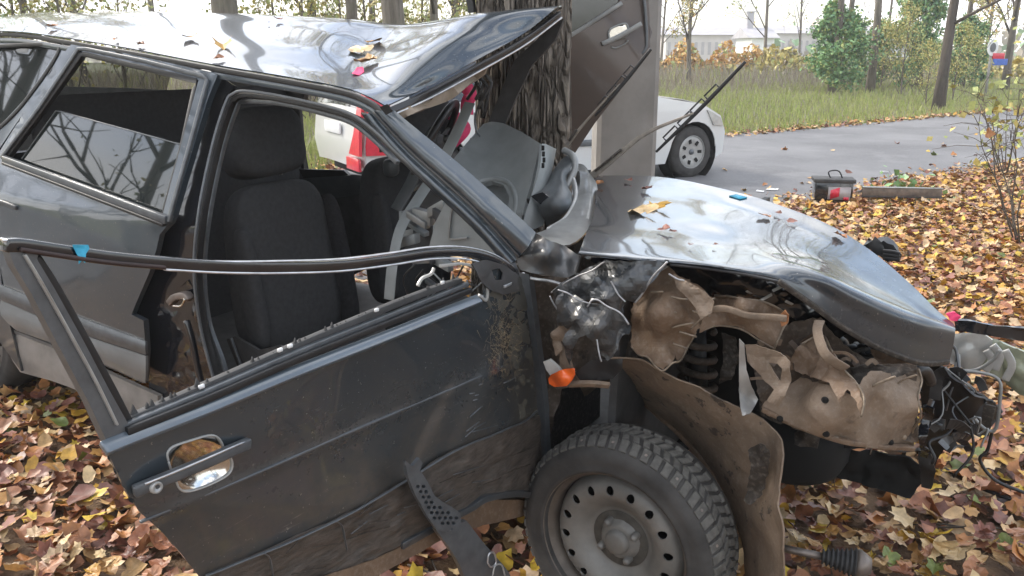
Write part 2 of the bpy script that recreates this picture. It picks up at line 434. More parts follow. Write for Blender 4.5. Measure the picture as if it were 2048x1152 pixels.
M['gg'] = [leafm('grass a', (.36, .42, .11)), leafm('grass b', (.46, .47, .17)), leafm('grass c', (.34, .33, .17)), leafm('straw a', (.38, .32, .24)), leafm('straw b', (.31, .255, .19)), leafm('straw c', (.42, .37, .28))]

# ------------------------------------------------------------------ setting: ground, road, meadow
RD = Vector((.8, .6, 0)); RN = Vector((-.6, .8, 0))
def rp(a, d, z=0): return RD * a + RN * d + Vector((0, 0, z))
def strip(name, a0, a1, d0, d1, z, mat, wob=.0, na=120, nd=6, bumpy=0):
    V, F = [], []
    for i in range(na + 1):
        a = a0 + (a1 - a0) * i / na
        for j in range(nd + 1):
            d = d0 + (d1 - d0) * j / nd
            if j in (0, nd): d += wob * (noise.noise(Vector((a * .9, j * 7, 0))) + .6 * noise.noise(Vector((a * 3.1, j * 7, 4))))
            p = rp(a, d, z); p.z += bumpy * noise.noise(Vector((p.x * .5, p.y * .5, 0)))
            V.append(p)
    for i in range(na):
        for j in range(nd):
            k = i * (nd + 1) + j; F.append((k, k + nd + 1, k + nd + 2, k + 1))
    return mesh(name, V, F, mat)
g = mesh('ground', [(-700, -200, 0), (900, -200, 0), (900, 1000, 0), (-700, 1000, 0)], [(0, 1, 2, 3)], M['soil'], smooth=False); tag(g, kind='structure')
GROUND = g
md = strip('meadow', -300, 500, 9.9, 900, .006, M['meadow'], .15, 200, 4); tag(md, kind='structure')
rdm = strip('road', -60, 200, 5.0, 10.0, .012, M['asph'], .25, 400, 4); tag(rdm, kind='structure')

# leaves ----------------------------------------------------------------
def leaf_shape(kind, r):
    if kind == 0:   # lobed
        k = [1, .68, .90, .62, .80, .55, .62, .35]; ang = [0, 20, 42, 68, 92, 118, 142, 172]
    elif kind == 1: # oval
        k = [1, .78, .62, .55, .56, .6, .62, .6]; ang = [0, 22, 48, 75, 102, 130, 155, 176]
    else:           # heart
        k = [1, .7, .62, .68, .75, .78, .68, .40]; ang = [0, 20, 44, 70, 98, 126, 152, 174]
    pts = []
    for a, q in zip(ang, k): pts.append((a, q * r.uniform(.9, 1.1)))
    pts += [(-a, q * r.uniform(.9, 1.1)) for a, q in reversed(list(zip(ang[1:], k[1:])))]
    c1, c2, c3 = r.uniform(-.6, 1.0), r.uniform(-.5, 1.0), r.uniform(-.6, .6)
    V = [(0, 0, 0)]; 
    for rr in (.5, 1.0):
        for a, q in pts:
            x = math.cos(R(a)) * q * rr; y = math.sin(R(a)) * q * rr
            z = c1 * x * x * .45 + c2 * y * y * .7 + c3 * x * y * .5 + abs(y) * .25 + r.uniform(-.10, .10) * rr
            V.append((x * .5, y * .5, z * .5))
    n = len(pts); F = [(0, 1 + i, 1 + (i + 1) % n) for i in range(n)]
    F += [(1 + i, 1 + n + i, 1 + n + (i + 1) % n, 1 + (i + 1) % n) for i in range(n)]
    # stalk
    s = len(V); V += [(-.1, -.008, 0), (-.1, .008, 0), (-.45, .006, .03), (-.45, -.006, .03)]; F.append((s, s + 1, s + 2, s + 3))
    return np.array(V), F
def light(vf):
    v, f = vf; n = 15; V = np.concatenate([v[:1], v[1 + n:1 + 2 * n]]); return V, [(0, 1 + i, 1 + (i + 1) % n) for i in range(n)]
SH = [leaf_shape(k, random.Random(10 + i)) for i, k in enumerate([0, 0, 0, 0, 0, 1, 1, 1, 2, 2, 2, 2])]
SHL = [light(s_) for s_ in SH]
def eul(n, tilt):
    a = rng.uniform(0, 2 * math.pi, n); b = rng.normal(0, tilt, n); c = rng.normal(0, tilt, n)
    ca, sa, cb, sb, cc, s_ = np.cos(a), np.sin(a), np.cos(b), np.sin(b), np.cos(c), np.sin(c)
    Rm = np.zeros((n, 3, 3))
    Rm[:, 0, 0] = ca * cb; Rm[:, 0, 1] = ca * sb * s_ - sa * cc; Rm[:, 0, 2] = ca * sb * cc + sa * s_
    Rm[:, 1, 0] = sa * cb; Rm[:, 1, 1] = sa * sb * s_ + ca * cc; Rm[:, 1, 2] = sa * sb * cc - ca * s_
    Rm[:, 2, 0] = -sb; Rm[:, 2, 1] = cb * s_; Rm[:, 2, 2] = cb * cc
    return Rm
def bulk(name, pos, size, tilt, shapes, mats, wts, parent=None):
    """many small pieces as one mesh"""
    n = len(pos); Rm = eul(n, tilt); pick = rng.integers(0, len(shapes), n); mi = rng.choice(len(mats), n, p=np.array(wts) / sum(wts))
    VV, LS, LT, LI, MI = [], [], [], [], []; vo = 0
    for si, (SV, SF) in enumerate(shapes):
        idx = np.nonzero(pick == si)[0]
        if not len(idx): continue
        v = np.einsum('nij,kj->nki', Rm[idx], SV) * size[idx][:, None, None] + pos[idx][:, None, :]
        VV.append(v.reshape(-1, 3)); nv = len(SV)
        base = vo + np.arange(len(idx)) * nv
        for f in SF:
            LI.append((base[:, None] + np.array(f)[None, :]).ravel()); LT.append(np.full(len(idx), len(f))); MI.append(mi[idx])
        vo += nv * len(idx)
    VV = np.concatenate(VV); LI = np.concatenate(LI); LT = np.concatenate(LT); MI = np.concatenate(MI)
    LS = np.concatenate([[0], np.cumsum(LT)[:-1]])
    me = bpy.data.meshes.new(name); me.vertices.add(len(VV)); me.vertices.foreach_set('co', VV.ravel())
    me.loops.add(len(LI)); me.loops.foreach_set('vertex_index', LI.astype(np.int32))
    me.polygons.add(len(LT)); me.polygons.foreach_set('loop_start', LS.astype(np.int32)); me.polygons.foreach_set('loop_total', LT.astype(np.int32))
    for m in mats: me.materials.append(m)
    me.polygons.foreach_set('material_index', MI.astype(np.int32)); me.update(calc_edges=True)
    return link(name, me, parent)
def scat(n, fx, fy): return np.stack([rng.uniform(*fx, n), rng.uniform(*fy, n)], 1)
def road_d(P): return P[:, 0] * RN.x + P[:, 1] * RN.y
WL = [3.2, 3.2, 2.0, 3.0, 1.7, 2.6, 2.4, 1.8, 1.6, 2.0, 1.4, .4]
WD = [3.0, 2.2, 3.2, 2.0, 2.6, 1.2, 1.5, 1.2, 2.0, 3.4, .9, .2]  # darker red brown mix near the wreck, partly shade put into colour
P = scat(130000, (-6.5, 8.5), (.3, 11.5))
dd = road_d(P); a = P[:, 0] / np.maximum(P[:, 1], .1)
k = (dd < 5.0 + rng.normal(0, .22, len(P))) & (np.abs(a) < .95) & (P[:, 1] > .9)
P = P[k]
near = P[:, 1] < 4.3
sz = rng.uniform(.045, .10, len(P)) * np.where(rng.random(len(P)) < .12, 1.35, 1)
P3 = np.concatenate([P, rng.uniform(.008, .085, (len(P), 1))], 1)
# 300 nearest visible ones become single leaves
def project(P3):
    X = P3[:, 0]; Y = P3[:, 1]; Z = P3[:, 2] - CAMZ
    dep = Y * CT - Z * ST; up = Y * ST + Z * CT
    return 1024 + FPX * X / dep, 576 - FPX * up / dep
qx, qy = project(P3)
vis = ((qx > -10) & (qx < 210) & (qy > 800) & (qy < 1160)) | ((qx > 1590) & (qx < 2060) & (qy > 900) & (qy < 1160)) | ((qx > 200) & (qx < 330) & (qy > 1000)) 
vi = np.nonzero(vis)[0]; order = vi[np.argsort(P3[vi, 1])][:300]
single = np.zeros(len(P3), bool); single[order] = True
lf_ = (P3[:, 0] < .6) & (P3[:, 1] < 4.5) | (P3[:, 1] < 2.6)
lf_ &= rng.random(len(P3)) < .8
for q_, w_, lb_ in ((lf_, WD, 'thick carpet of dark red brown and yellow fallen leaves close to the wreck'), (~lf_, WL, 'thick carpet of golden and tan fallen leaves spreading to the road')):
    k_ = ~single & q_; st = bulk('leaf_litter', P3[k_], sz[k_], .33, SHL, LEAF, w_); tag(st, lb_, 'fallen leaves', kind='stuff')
lm = []
for i, (v, f) in enumerate(SH):
    for q in range(4):
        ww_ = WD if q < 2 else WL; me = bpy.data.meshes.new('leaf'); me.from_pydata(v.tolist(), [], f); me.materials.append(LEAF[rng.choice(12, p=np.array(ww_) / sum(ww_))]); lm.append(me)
for i in order:
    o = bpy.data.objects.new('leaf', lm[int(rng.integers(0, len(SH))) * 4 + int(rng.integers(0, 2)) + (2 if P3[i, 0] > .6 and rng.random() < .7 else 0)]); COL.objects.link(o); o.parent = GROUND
    o.location = P3[i] + np.array([0, 0, .02]); s = sz[i]; o.scale = (s, s, s); o.rotation_euler = (rng.normal(0, .4), rng.normal(0, .4), rng.uniform(0, 6.28))
# leaves along the far verge and scattered on the road
Pv = []
for _ in range(5200):
    a_ = rng.uniform(-4, 45); d_ = 9.9 + abs(rng.normal(0, .55)) * (1 + a_ * .03) - .15; Pv.append(rp(a_, d_, rng.uniform(.01, .06)))
for _ in range(260):
    a_ = rng.uniform(-2, 40); d_ = 5 + rng.exponential(1.0); 
    if d_ < 9.8: Pv.append(rp(a_, d_, .02))
Pv = np.array([tuple(p) for p in Pv])
o = bulk('verge_leaves', Pv, rng.uniform(.07, .14, len(Pv)), .35, SHL, LEAF, WL); tag(o, 'drift of fallen leaves along the far edge of the road', 'fallen leaves', kind='stuff')

tw = []
for _ in range(160):
    p = Vector((rng.uniform(-4, 6), rng.uniform(1.2, 7.5), .06)); 
    if RN.dot(p) > 4.9: continue
    a_ = rng.uniform(0, 6.28); d_ = Vector((math.cos(a_), math.sin(a_), rng.uniform(-.08, .1))) * rng.uniform(.08, .32); tw.append(tubevf([p, p + d_ * .5 + Vector((.01, .01, .01)), p + d_], [.0035, .003, .0015], 4))
TWIGS = merge(tw)
# grass -------------------------------------------------------------------
def blades(n, a_rng, d_rng, hf, wf, mats, wts, name, label, z0=.0):
    A = rng.uniform(*a_rng, n); D = d_rng[0] + (d_rng[1] - d_rng[0]) * rng.random(n) ** 1.3
    base = np.stack([RD.x * A + RN.x * D, RD.y * A + RN.y * D, np.full(n, z0)], 1)
    h = hf(A, D, n); wd = wf(D, n); th = rng.uniform(-.6, .6, n)
    sd_ = np.stack([np.cos(th), np.sin(th), np.zeros(n)], 1) * wd[:, None]; lean = rng.normal(0, .18, (n, 2)) * h[:, None]
    mid = base + np.stack([lean[:, 0] * .3, lean[:, 1] * .3, h * .55], 1); tip = base + np.stack([lean[:, 0], lean[:, 1], h], 1)
    V = np.stack([base - sd_, base + sd_, mid + sd_ * .7, tip, mid - sd_ * .7], 1).reshape(-1, 3)
    me = bpy.data.meshes.new(name); me.vertices.add(len(V)); me.vertices.foreach_set('co', V.ravel())
    me.loops.add(n * 5); me.loops.foreach_set('vertex_index', np.arange(n * 5, dtype=np.int32))
    me.polygons.add(n); me.polygons.foreach_set('loop_start', (np.arange(n) * 5).astype(np.int32)); me.polygons.foreach_set('loop_total', np.full(n, 5, np.int32))
    for m in mats: me.materials.append(m)
    pr = wts(A, D); pr = pr / pr.sum(1, keepdims=True); c = pr.cumsum(1); mi = (rng.random(n)[:, None] > c).sum(1).clip(0, len(mats) - 1)
    me.polygons.foreach_set('material_index', mi.astype(np.int32)); me.update(calc_edges=True)
    o = link(name, me); tag(o, label, 'grass', kind='stuff'); return o
def hgreen(A, D, n): return rng.uniform(.10, .34, n) * np.interp(D, [10, 11, 14, 22], [.4, .8, 1.1, 1.3])
def wgreen(A, D): 
    t = np.interp(D, [10, 14, 20, 26], [0, .1, .6, 1.2]); return np.stack([1 - t * .3, 1 + 0 * t, .5 + t * .4, t * .6, t * .25, .15 + t * .5], 1).clip(.02, 3)
blades(90000, (-6, 42), (10.1, 27), hgreen, lambda D, n: rng.uniform(.008, .02, n) * np.interp(D, [10, 27], [1, 1.8]), M['gg'], wgreen, 'meadow_grass', 'green meadow grass growing beyond the road', .006)
def wstraw(A, D): return np.stack([.15 + 0 * D, .25 + 0 * D, .6 + 0 * D, 1 + 0 * D, .9 + 0 * D, .8 + 0 * D], 1)
blades(70000, (-10, 75), (18, 46), lambda A, D, n: rng.uniform(.35, 1.25, n) * np.interp(D, [18, 22, 28, 46], [.3, .85, .9, .5]), lambda D, n: rng.uniform(.012, .03, n), M['gg'], wstraw, 'tall_weeds', 'band of tall dry brown weeds across the meadow', .006)

# ------------------------------------------------------------------ trees
def grow(seed, H, r0, n1=12, lean=(0, 0), droop=.0, start=.3, leaves=0, lsize=.05, up=.5, n2=6, n3=5, blen=.36):
    r = random.Random(seed); tr, br, lf = [], [], []
    P = []; k = 9; ph = r.uniform(0, 6)
    for i in range(k + 1):
        t = i / k; P.append(Vector((lean[0] * t + .12 * H * .1 * math.sin(ph + t * 5), lean[1] * t + .01 * H * math.cos(ph * 2 + t * 4), H * t)))
    rad = [r0 * (1.25 if i == 0 else 1) * (1 - .9 * i / k) + .01 for i in range(k + 1)]
    tr.append(tubevf(P, rad, 10))
    def sub(p, d, ln, rr, lev):
        n = 4; pts = [p]; q = p.copy(); dd = d.copy()
        for i in range(n):
            dd = (dd + Vector((r.gauss(0, .16), r.gauss(0, .16), r.gauss(.06, .1) - droop * (lev > 1)))).normalized(); q = q + dd * ln / n; pts.append(q.copy())
        br.append(tubevf(pts, [rr * (1 - .75 * i / n) for i in range(n + 1)], 5 if lev == 1 else 3))
        if lev < 3:
            for _ in range(n2 if lev == 1 else n3):
                t = r.uniform(.25, 1); i = min(int(t * n), n - 1); pp = pts[i].lerp(pts[i + 1], t * n - i)
                ax = (pts[i + 1] - pts[i]).normalized(); side_ = Vector((r.gauss(0, 1), r.gauss(0, 1), r.gauss(.2, .7))).normalized()
                sub(pp, (ax * .7 + side_ * .75).normalized(), ln * r.uniform(.35, .6), rr * .42, lev + 1)
        if leaves and lev >= 2:
            for _ in range(leaves):
                lf.append(pts[r.randint(1, n)] + Vector((r.gauss(0, .12), r.gauss(0, .12), r.gauss(-.04, .12))))
    for j in range(n1):
        t = start + (1 - start) * (j + r.random()) / n1; i = min(int(t * k), k - 1); p = P[i].lerp(P[i + 1], t * k - i)
        an = r.uniform(0, 6.283); d = Vector((math.cos(an), math.sin(an), up + r.uniform(-.15, .5))).normalized()
        sub(p, d, H * blen * (1.15 - .7 * t) * r.uniform(.7, 1.1), r0 * .42 * (1.1 - .75 * t), 1)
    return merge(tr), merge(br), lf
def mk(name, vf, mats):
    me = bpy.data.meshes.new(name); me.from_pydata([tuple(v) for v in vf[0]], [], vf[1])
    me.polygons.foreach_set('use_smooth', [True] * len(me.polygons)); me.materials.append(mats); return me
LQ = [(np.array([(-.5, -.35, 0), (.5, -.3, .1), (.55, .3, 0), (-.4, .35, .12)]), [(0, 1, 2, 3)]), (np.array([(-.5, 0, 0), (0, -.4, .1), (.55, 0, 0), (0, .4, -.1)]), [(0, 1, 2, 3)])]
def leafmesh(pts, lsize, mats, wts):
    P = np.array([tuple(p) for p in pts]); o = bulk('foliage', P, rng.uniform(.6, 1.3, len(P)) * lsize, 1.0, LQ, mats, wts)
    me = o.data; bpy.data.objects.remove(o); return me
TREES = {}
def tree_kind(key, **k):
    lm_ = k.pop('lm', None); lw = k.pop('lw', [1]); ls = k.get('lsize', .05); bk = k.pop('bark', M['bark2'])
    t, b, lf = grow(**k)
    TREES[key] = (mk('trunk', t, bk), mk('branches', b, M['twig'] if bk != M['bark'] else M['bark2']), leafmesh(lf, ls, lm_, lw) if (lf and lm_) else None)
tree_kind('tall', seed=2, H=15, r0=.2, n1=10, up=1.0, start=.6, leaves=0)
tree_kind('bareA', seed=1, H=11, r0=.12, n1=15, up=.9, leaves=0, start=.25)
tree_kind('bareB', seed=5, H=13, r0=.14, n1=14, up=.7, start=.3, lm=[M['fy'], M['fyg']], lw=[1, 1], leaves=1, lsize=.07)
tree_kind('yell', seed=9, H=9, r0=.13, n1=16, up=.8, start=.2, lm=[M['fy'], M['fyg'], M['fo']], lw=[2, 1, 1], leaves=9, lsize=.10)
tree_kind('green', seed=12, H=5, r0=.05, n1=24, up=.8, start=.03, n2=7, n3=6, lm=[M['fg'], M['fdg'], M['fyg']], lw=[3, 1.2, 1.3], leaves=8, lsize=.16, blen=.40)
tree_kind('brush', seed=15, H=3.4, r0=.035, n1=16, up=1.2, start=.03, n2=6, n3=5, lm=[M['fy'], M['fyg']], lw=[1, 1], leaves=3, lsize=.075, blen=.5)
tree_kind('thin', seed=21, H=8, r0=.06, n1=14, up=1.3, start=.16, n2=5, n3=5, lm=[M['fy'], M['fyg']], lw=[1, 1], leaves=2, lsize=.07, droop=.1)
tree_kind('dense', seed=31, H=12, r0=.24, n1=20, up=.6, start=.18, n2=8, n3=6, lm=[M['fyg'], M['fy']], lw=[1, 1], leaves=1, lsize=.08)
def tree(key, x, y, s=1., rz=0., name='tree', label='', group=None, sz=None, parts=('trunk', 'branches', 'crown'), fm=None):
    t = thing(name, (x, y, 0), label, 'tree' if 'bush' not in name and 'shrub' not in name else 'bush', group, rz)
    t.scale = (s, s, sz or s)
    for me, nm in zip(TREES[key], parts):
        if me is None: continue
        o = bpy.data.objects.new(nm, me); COL.objects.link(o); o.parent = t
    return t
def gx(px, Y): return (px - 1024) / FPX * (Y * CT + CAMZ * ST)
TG = 'bare trees standing beyond the road'
specs = [  # px, Y, kind, scale, name, label
 (1655, 27, 'bareA', .95, 'tree', 'slim grey trunk rising from the left side of the green bush'),
 (1684, 33, 'bareA', 1.0, 'tree', 'grey trunk behind the middle of the green bush'),
 (1732, 28, 'bareB', .9, 'tree', 'pale bare trunk just right of the green bush'),
 (1525, 42, 'thin', 1.25, 'thin_tree', 'thin forked bare tree in front of the white hut'),
 (1378, 34, 'yell', .75, 'yellowing_tree', 'thin tree with yellow leaves nearest the concrete pole'),
 (1322, 46, 'thin', 1.1, 'thin_tree', 'sparse drooping tree beside the concrete pole far back'),
 (1838, 31, 'bareA', .9, 'tree', 'bare forked tree left of the dark leaning trunk'),
 (1925, 33, 'bareB', .8, 'tree', 'bare tree between the dark leaning trunk and yellow tree'),
 (2012, 30, 'yell', .95, 'yellowing_tree', 'yellow leaved tree at the right edge of the meadow'),
 (1960, 42, 'yell', .8, 'yellowing_tree', 'small orange and yellow tree far behind the road sign'),
 (1770, 48, 'thin', 1.3, 'thin_tree', 'thin bare tree far behind, between the two green bushes'),
 (1590, 52, 'thin', 1.2, 'thin_tree', 'thin bare tree standing left of the green bush, far back'),
 (487, 15, 'tall', 1.15, 'tree', 'thick trunk seen above the middle of the wrecked roof'),
 (798, 15, 'tall', 1.0, 'tree', 'trunk seen above the dented front of the roof'),
 (705, 16, 'tall', .6, 'tree', 'thin dark trunk behind the roof between the two thick trunks'),
 (860, 17, 'thin', 1.3, 'thin_tree', 'slender trunk close left of the trunk hit by the car'),
 (640, 22, 'yell', 1., 'yellowing_tree', 'yellow leaved tree behind the middle of the roof'),
 (905, 24, 'yell', .9, 'yellowing_tree', 'yellow leaved tree left of the rugged trunk, in the distance'),
 (90, 17, 'thin', 1.2, 'thin_tree', 'twiggy tree at the top left corner above the car tail'),
 (180, 24, 'yell', .8, 'yellowing_tree', 'yellowish twiggy tree above the rear of the roof'),
 (-60, 14, 'bareB', .8, 'tree', 'bare tree at the left edge of the picture'),
 (330, 30, 'bareA', 1., 'tree', 'faint bare tree far behind the rear half of the roof'),
 (760, 30, 'bareB', .9, 'tree', 'faint bare tree far behind the front half of the roof')]
for i, (px, Y, kd, s, nm, lb) in enumerate(specs):
    tree(kd, gx(px, Y), Y, s, i * 1.7, nm, lb, 'trees beyond the wrecked car')
# leaning dark tree at the right of the meadow
t_, b_, lf_ = grow(44, 9.5, .125, 12, (.9, .1), 0, .18, 3, .1, .5)
lt = thing('leaning_tree', (gx(1870, 21.5), 21.5, 0), 'dark leaning trunk with clinging yellow leaves standing on leafy verge across the road', 'tree')
for nm, me in (('trunk', mk('trunk', t_, M['barkd'])), ('branches', mk('branches', b_, M['twig'])), ('crown', leafmesh(lf_, .11, [M['fyg'], M['fy']], [1, 1]))):
    o = bpy.data.objects.new(nm, me); COL.objects.link(o); o.parent = lt
# bushes
for px, Y, s, sz_, nm, lb in [(1668, 27, .62, .50, 'green_bush', 'large rounded green bush in the middle of the meadow'), (1735, 30, .5, .42, 'green_bush', 'smaller green bush close right of the largest bush'),
        (1822, 29, .55, .66, 'green_bush', 'tall bright green bush left of the dark leaning trunk'), (1925, 30, .5, .45, 'green_bush', 'dull green bush right of the dark leaning trunk')]:
    t = tree('green', gx(px, Y), Y, s, px, nm, lb, 'green bushes in the meadow', sz_)
for i, (px, Y, s, lb) in enumerate([(-30, 15, 1., 'twiggy brush at the left edge above the car tail'), (60, 19, 1.1, 'yellowish brush above the rear corner of the roof'), (150, 16, 1.0, 'twiggy brush above the rear of the roof'), (260, 22, 1.1, 'pale brush behind the rear half of the roof'),
        (560, 19, 1.0, 'brush right of the thick trunk behind the roof'), (620, 17, .9, 'yellow brush behind the middle of the roof'), (690, 22, 1.1, 'brush left of the second thick trunk'), (850, 18, 1., 'yellow green brush right of the second thick trunk'), (915, 21, 1.1, 'yellow brush touching the rugged trunk'), (740, 17, .9, 'low brush close left of the second thick trunk'),
        (1800, 27, .7, 'low twiggy brush left of the dark leaning trunk'), (1850, 22.5, .42, 'twigs at the foot of the dark leaning trunk'), (1905, 24, .55, 'brownish brush right of the dark leaning trunk'), (1760, 29, .6, 'brush between the two green bushes')]):
    tree('brush', gx(px, Y), Y, s, px, 'brush', lb, 'twiggy brush beyond the road')
# low yellow and orange hedge far in the meadow: several shrubs
def puff(n, rx, ry, h, seed):
    q = np.random.default_rng(seed); a = q.uniform(0, 6.28, n); rr = q.random(n) ** .5
    x = np.cos(a) * rx * rr; y = np.sin(a) * ry * rr
    hh = h * (1 - rr ** 2 * .6) * (.75 + .25 * np.sin(x * 3 + seed)); z = q.random(n) * hh
    return np.stack([x, y, z], 1)
for i, (px, Y, rx, h, mt, lb) in enumerate([(1345, 40, 1.6, 2.1, 'fo', 'orange and green shrub nearest the concrete pole'), (1440, 41, 2.2, 1.95, 'fo', 'orange shrub in the left of the far hedge'), (1505, 41, 1.6, 1.8, 'fo', 'orange shrub under the white hut'),
        (1560, 40, 1.7, 1.8, 'fy', 'yellow green shrub right of the orange shrubs'), (1603, 39, 1.2, 1.85, 'fy', 'yellow shrub touching the green bush'), (1995, 40, 1.8, 1.3, 'fy', 'yellow shrub at the right edge of the meadow')]):
    rx *= 1.5; t = thing('shrub', (gx(px, Y), Y, 0), lb, 'bush', 'autumn shrubs at the far side of the meadow')
    P_ = puff(3600, rx, 1.0, h, i); me = leafmesh(P_, .2, [M[mt], M['fyg'], M['gg'][3]], [5, 1, .5]); o = bpy.data.objects.new('foliage', me); COL.objects.link(o); o.parent = t
    st_ = []
    for q in range(7):
        a_ = q * .9; st_.append(tubevf([Vector((0, 0, 0)), Vector((math.cos(a_) * rx * .4, math.sin(a_) * .4, h * .7))], [.03, .012], 4))
    o = bpy.data.objects.new('stem', mk('stem', merge(st_), M['twig'])); COL.objects.link(o); o.parent = t
# trees to the side of and behind the viewer, mirrored in paint and glass
for i, (x, y, kd, s) in enumerate([(-7, 1.8, 'dense', .62), (-10, -1.5, 'dense', .8), (-9.5, 3.9, 'bareA', .85), (-14, 2, 'bareB', 1), (-6, -5, 'dense', .9), (-15, -4, 'bareB', 1.0), (-1, -8, 'dense', .9), (4, -6, 'bareB', .9), (8, -2, 'dense', .9), (9, 3, 'bareA', .8), (12, -7, 'dense', 1.), (-18, 8, 'bareA', 1.2)]):
    tree(kd, x, y, s, i * 2.3, 'tree', 'bare woodland tree standing around the place where the wreck lies', 'woodland trees beside the viewer')
# the far row that closes the view behind the meadow
def ground_wood():
    pts = []
    for _ in range(5000):
        X = rng.uniform(-90, 130); Y = rng.uniform(95, 125); h = 3.4 + 1.2 * math.sin(X * .21) + 1.0 * math.sin(X * .67 + 1)
        pts.append((X, Y, rng.random() * h))
    return np.array(pts)
me = leafmesh(ground_wood(), .9, [M['gg'][4], M['fg'], M['gg'][3], M['fyg']], [2, 1.2, 2, .5]); o = link('far_wood', me); tag(o, 'hazy brownish wood along the horizon', 'wood', kind='stuff')

tag(mesh('fallen_twigs', TWIGS[0], TWIGS[1], M['twig']), 'thin dry twigs scattered over the fallen leaves', 'twigs', kind='stuff')
# ------------------------------------------------------------------ far buildings
M['fwin'] = simple('dull far window', (.36, .34, .35), .6, 0, .1, 3)
M['wallp'] = simple('pale plaster wall', (.58, .54, .52), .9, 0, .1, .6)
M['roofg'] = simple('grey roof sheet', (.36, .35, .37), .8, 0, .15, 1)
def far_building(px0, px1, Y, h, nw, label, wallm, rise=.8):
    x0, x1 = gx(px0, Y), gx(px1, Y); b = thing('long_building', ((x0 + x1) / 2, Y, 0), label, 'building')
    W = x1 - x0; c = Vector(((x0 + x1) / 2, Y + 3, 0))
    box('wall', c + Vector((0, 0, h / 2)), Vector((W, 0, 0)), Vector((0, 6, 0)), Vector((0, 0, h)), wallm, b, 0, smooth=False)
    V = [Vector((x0 - .4, Y - .5, h)), Vector((x1 + .4, Y - .5, h)), Vector((x1 + .4, Y + 6.5, h)), Vector((x0 - .4, Y + 6.5, h)), Vector((x0 - .4, Y + 3, h + rise)), Vector((x1 + .4, Y + 3, h + rise))]
    mesh('roof', V, [(0, 1, 5, 4), (2, 3, 4, 5), (0, 4, 3), (1, 2, 5), (0, 3, 2, 1)], M['roofg'], b, smooth=False)
    for i in range(nw):
        x = x0 + W * (i + .5) / nw
        box('window', Vector((x, Y - .03, h * .55)), Vector((W / nw * .4, 0, 0)), Vector((0, .1, 0)), Vector((0, 0, h * .42)), M['fwin'], b, 0, smooth=False)
    return b
B1 = far_building(1330, 1490, 92, 3.0, 12, 'long low building with a grey roof beyond the orange shrubs', M['wallp'])
B2 = far_building(1545, 1640, 100, 3.3, 8, 'pale low building right of the white hut', M['wallp'])
B3 = far_building(1745, 1850, 88, 3.0, 5, 'white low building seen behind the trees on the right', simple('white wall', (.75, .76, .76), .8, 0, .05, 1))
B4 = far_building(1500, 1545, 84, 2.6, 2, 'small white hut with a chimney between the two long buildings', simple('white hut wall', (.78, .78, .76), .8, 0, .05, 1), 1.0)
xh = gx(1510, 84); box('chimney', Vector((xh, 87, 4.2)), Vector((.6, 0, 0)), Vector((0, .6, 0)), Vector((0, 0, 1.6)), M['roofg'], B4, 0, smooth=False)
box('chimney', Vector((xh, 87, 5.06)), Vector((.9, 0, 0)), Vector((0, .9, 0)), Vector((0, 0, .1)), M['roofg'], B4, 0, smooth=False)
# roadside sign at the far right
sp = at_z(1990, 150, 0); sY = 26.
sg = thing('roadside_sign', (gx(1990, sY), sY, 0), 'white oval sign above red and blue panels beside the road at the right edge', 'sign')
c = at_y(1986, 95, sY); tube('post', [Vector((c.x, sY + .05, 0)), Vector((c.x, sY + .05, c.z))], .04, M['conc'], sg, 8)
def disc(name, c, rx, rz_, y, mat, parent, t=.02, n=24):
    V = [Vector((c.x + rx * math.cos(i * 2 * math.pi / n), y, c.z + rz_ * math.sin(i * 2 * math.pi / n))) for i in range(n)]
    V += [v + Vector((0, t, 0)) for v in V]; F = [tuple(range(n)), tuple(range(2 * n - 1, n - 1, -1))] + [(i, i + n, (i + 1) % n + n, (i + 1) % n) for i in range(n)]
    return mesh(name, V, F, mat, parent, smooth=False)
disc('sign_plate', c, .16, .24, sY, M['white'], sg); disc('symbol', c, .08, .13, sY - .02, M['grey'], sg)
c2 = at_y(1997, 112, sY); box('red_panel', Vector((c2.x, sY, c2.z)), Vector((.34, 0, 0)), Vector((0, .05, 0)), Vector((0, 0, .16)), M['red'], sg)
c2 = at_y(2000, 124, sY); box('blue_panel', Vector((c2.x, sY, c2.z)), Vector((.42, 0, 0)), Vector((0, .05, 0)), Vector((0, 0, .18)), simple('sign blue', (.06, .14, .5), .5), sg)
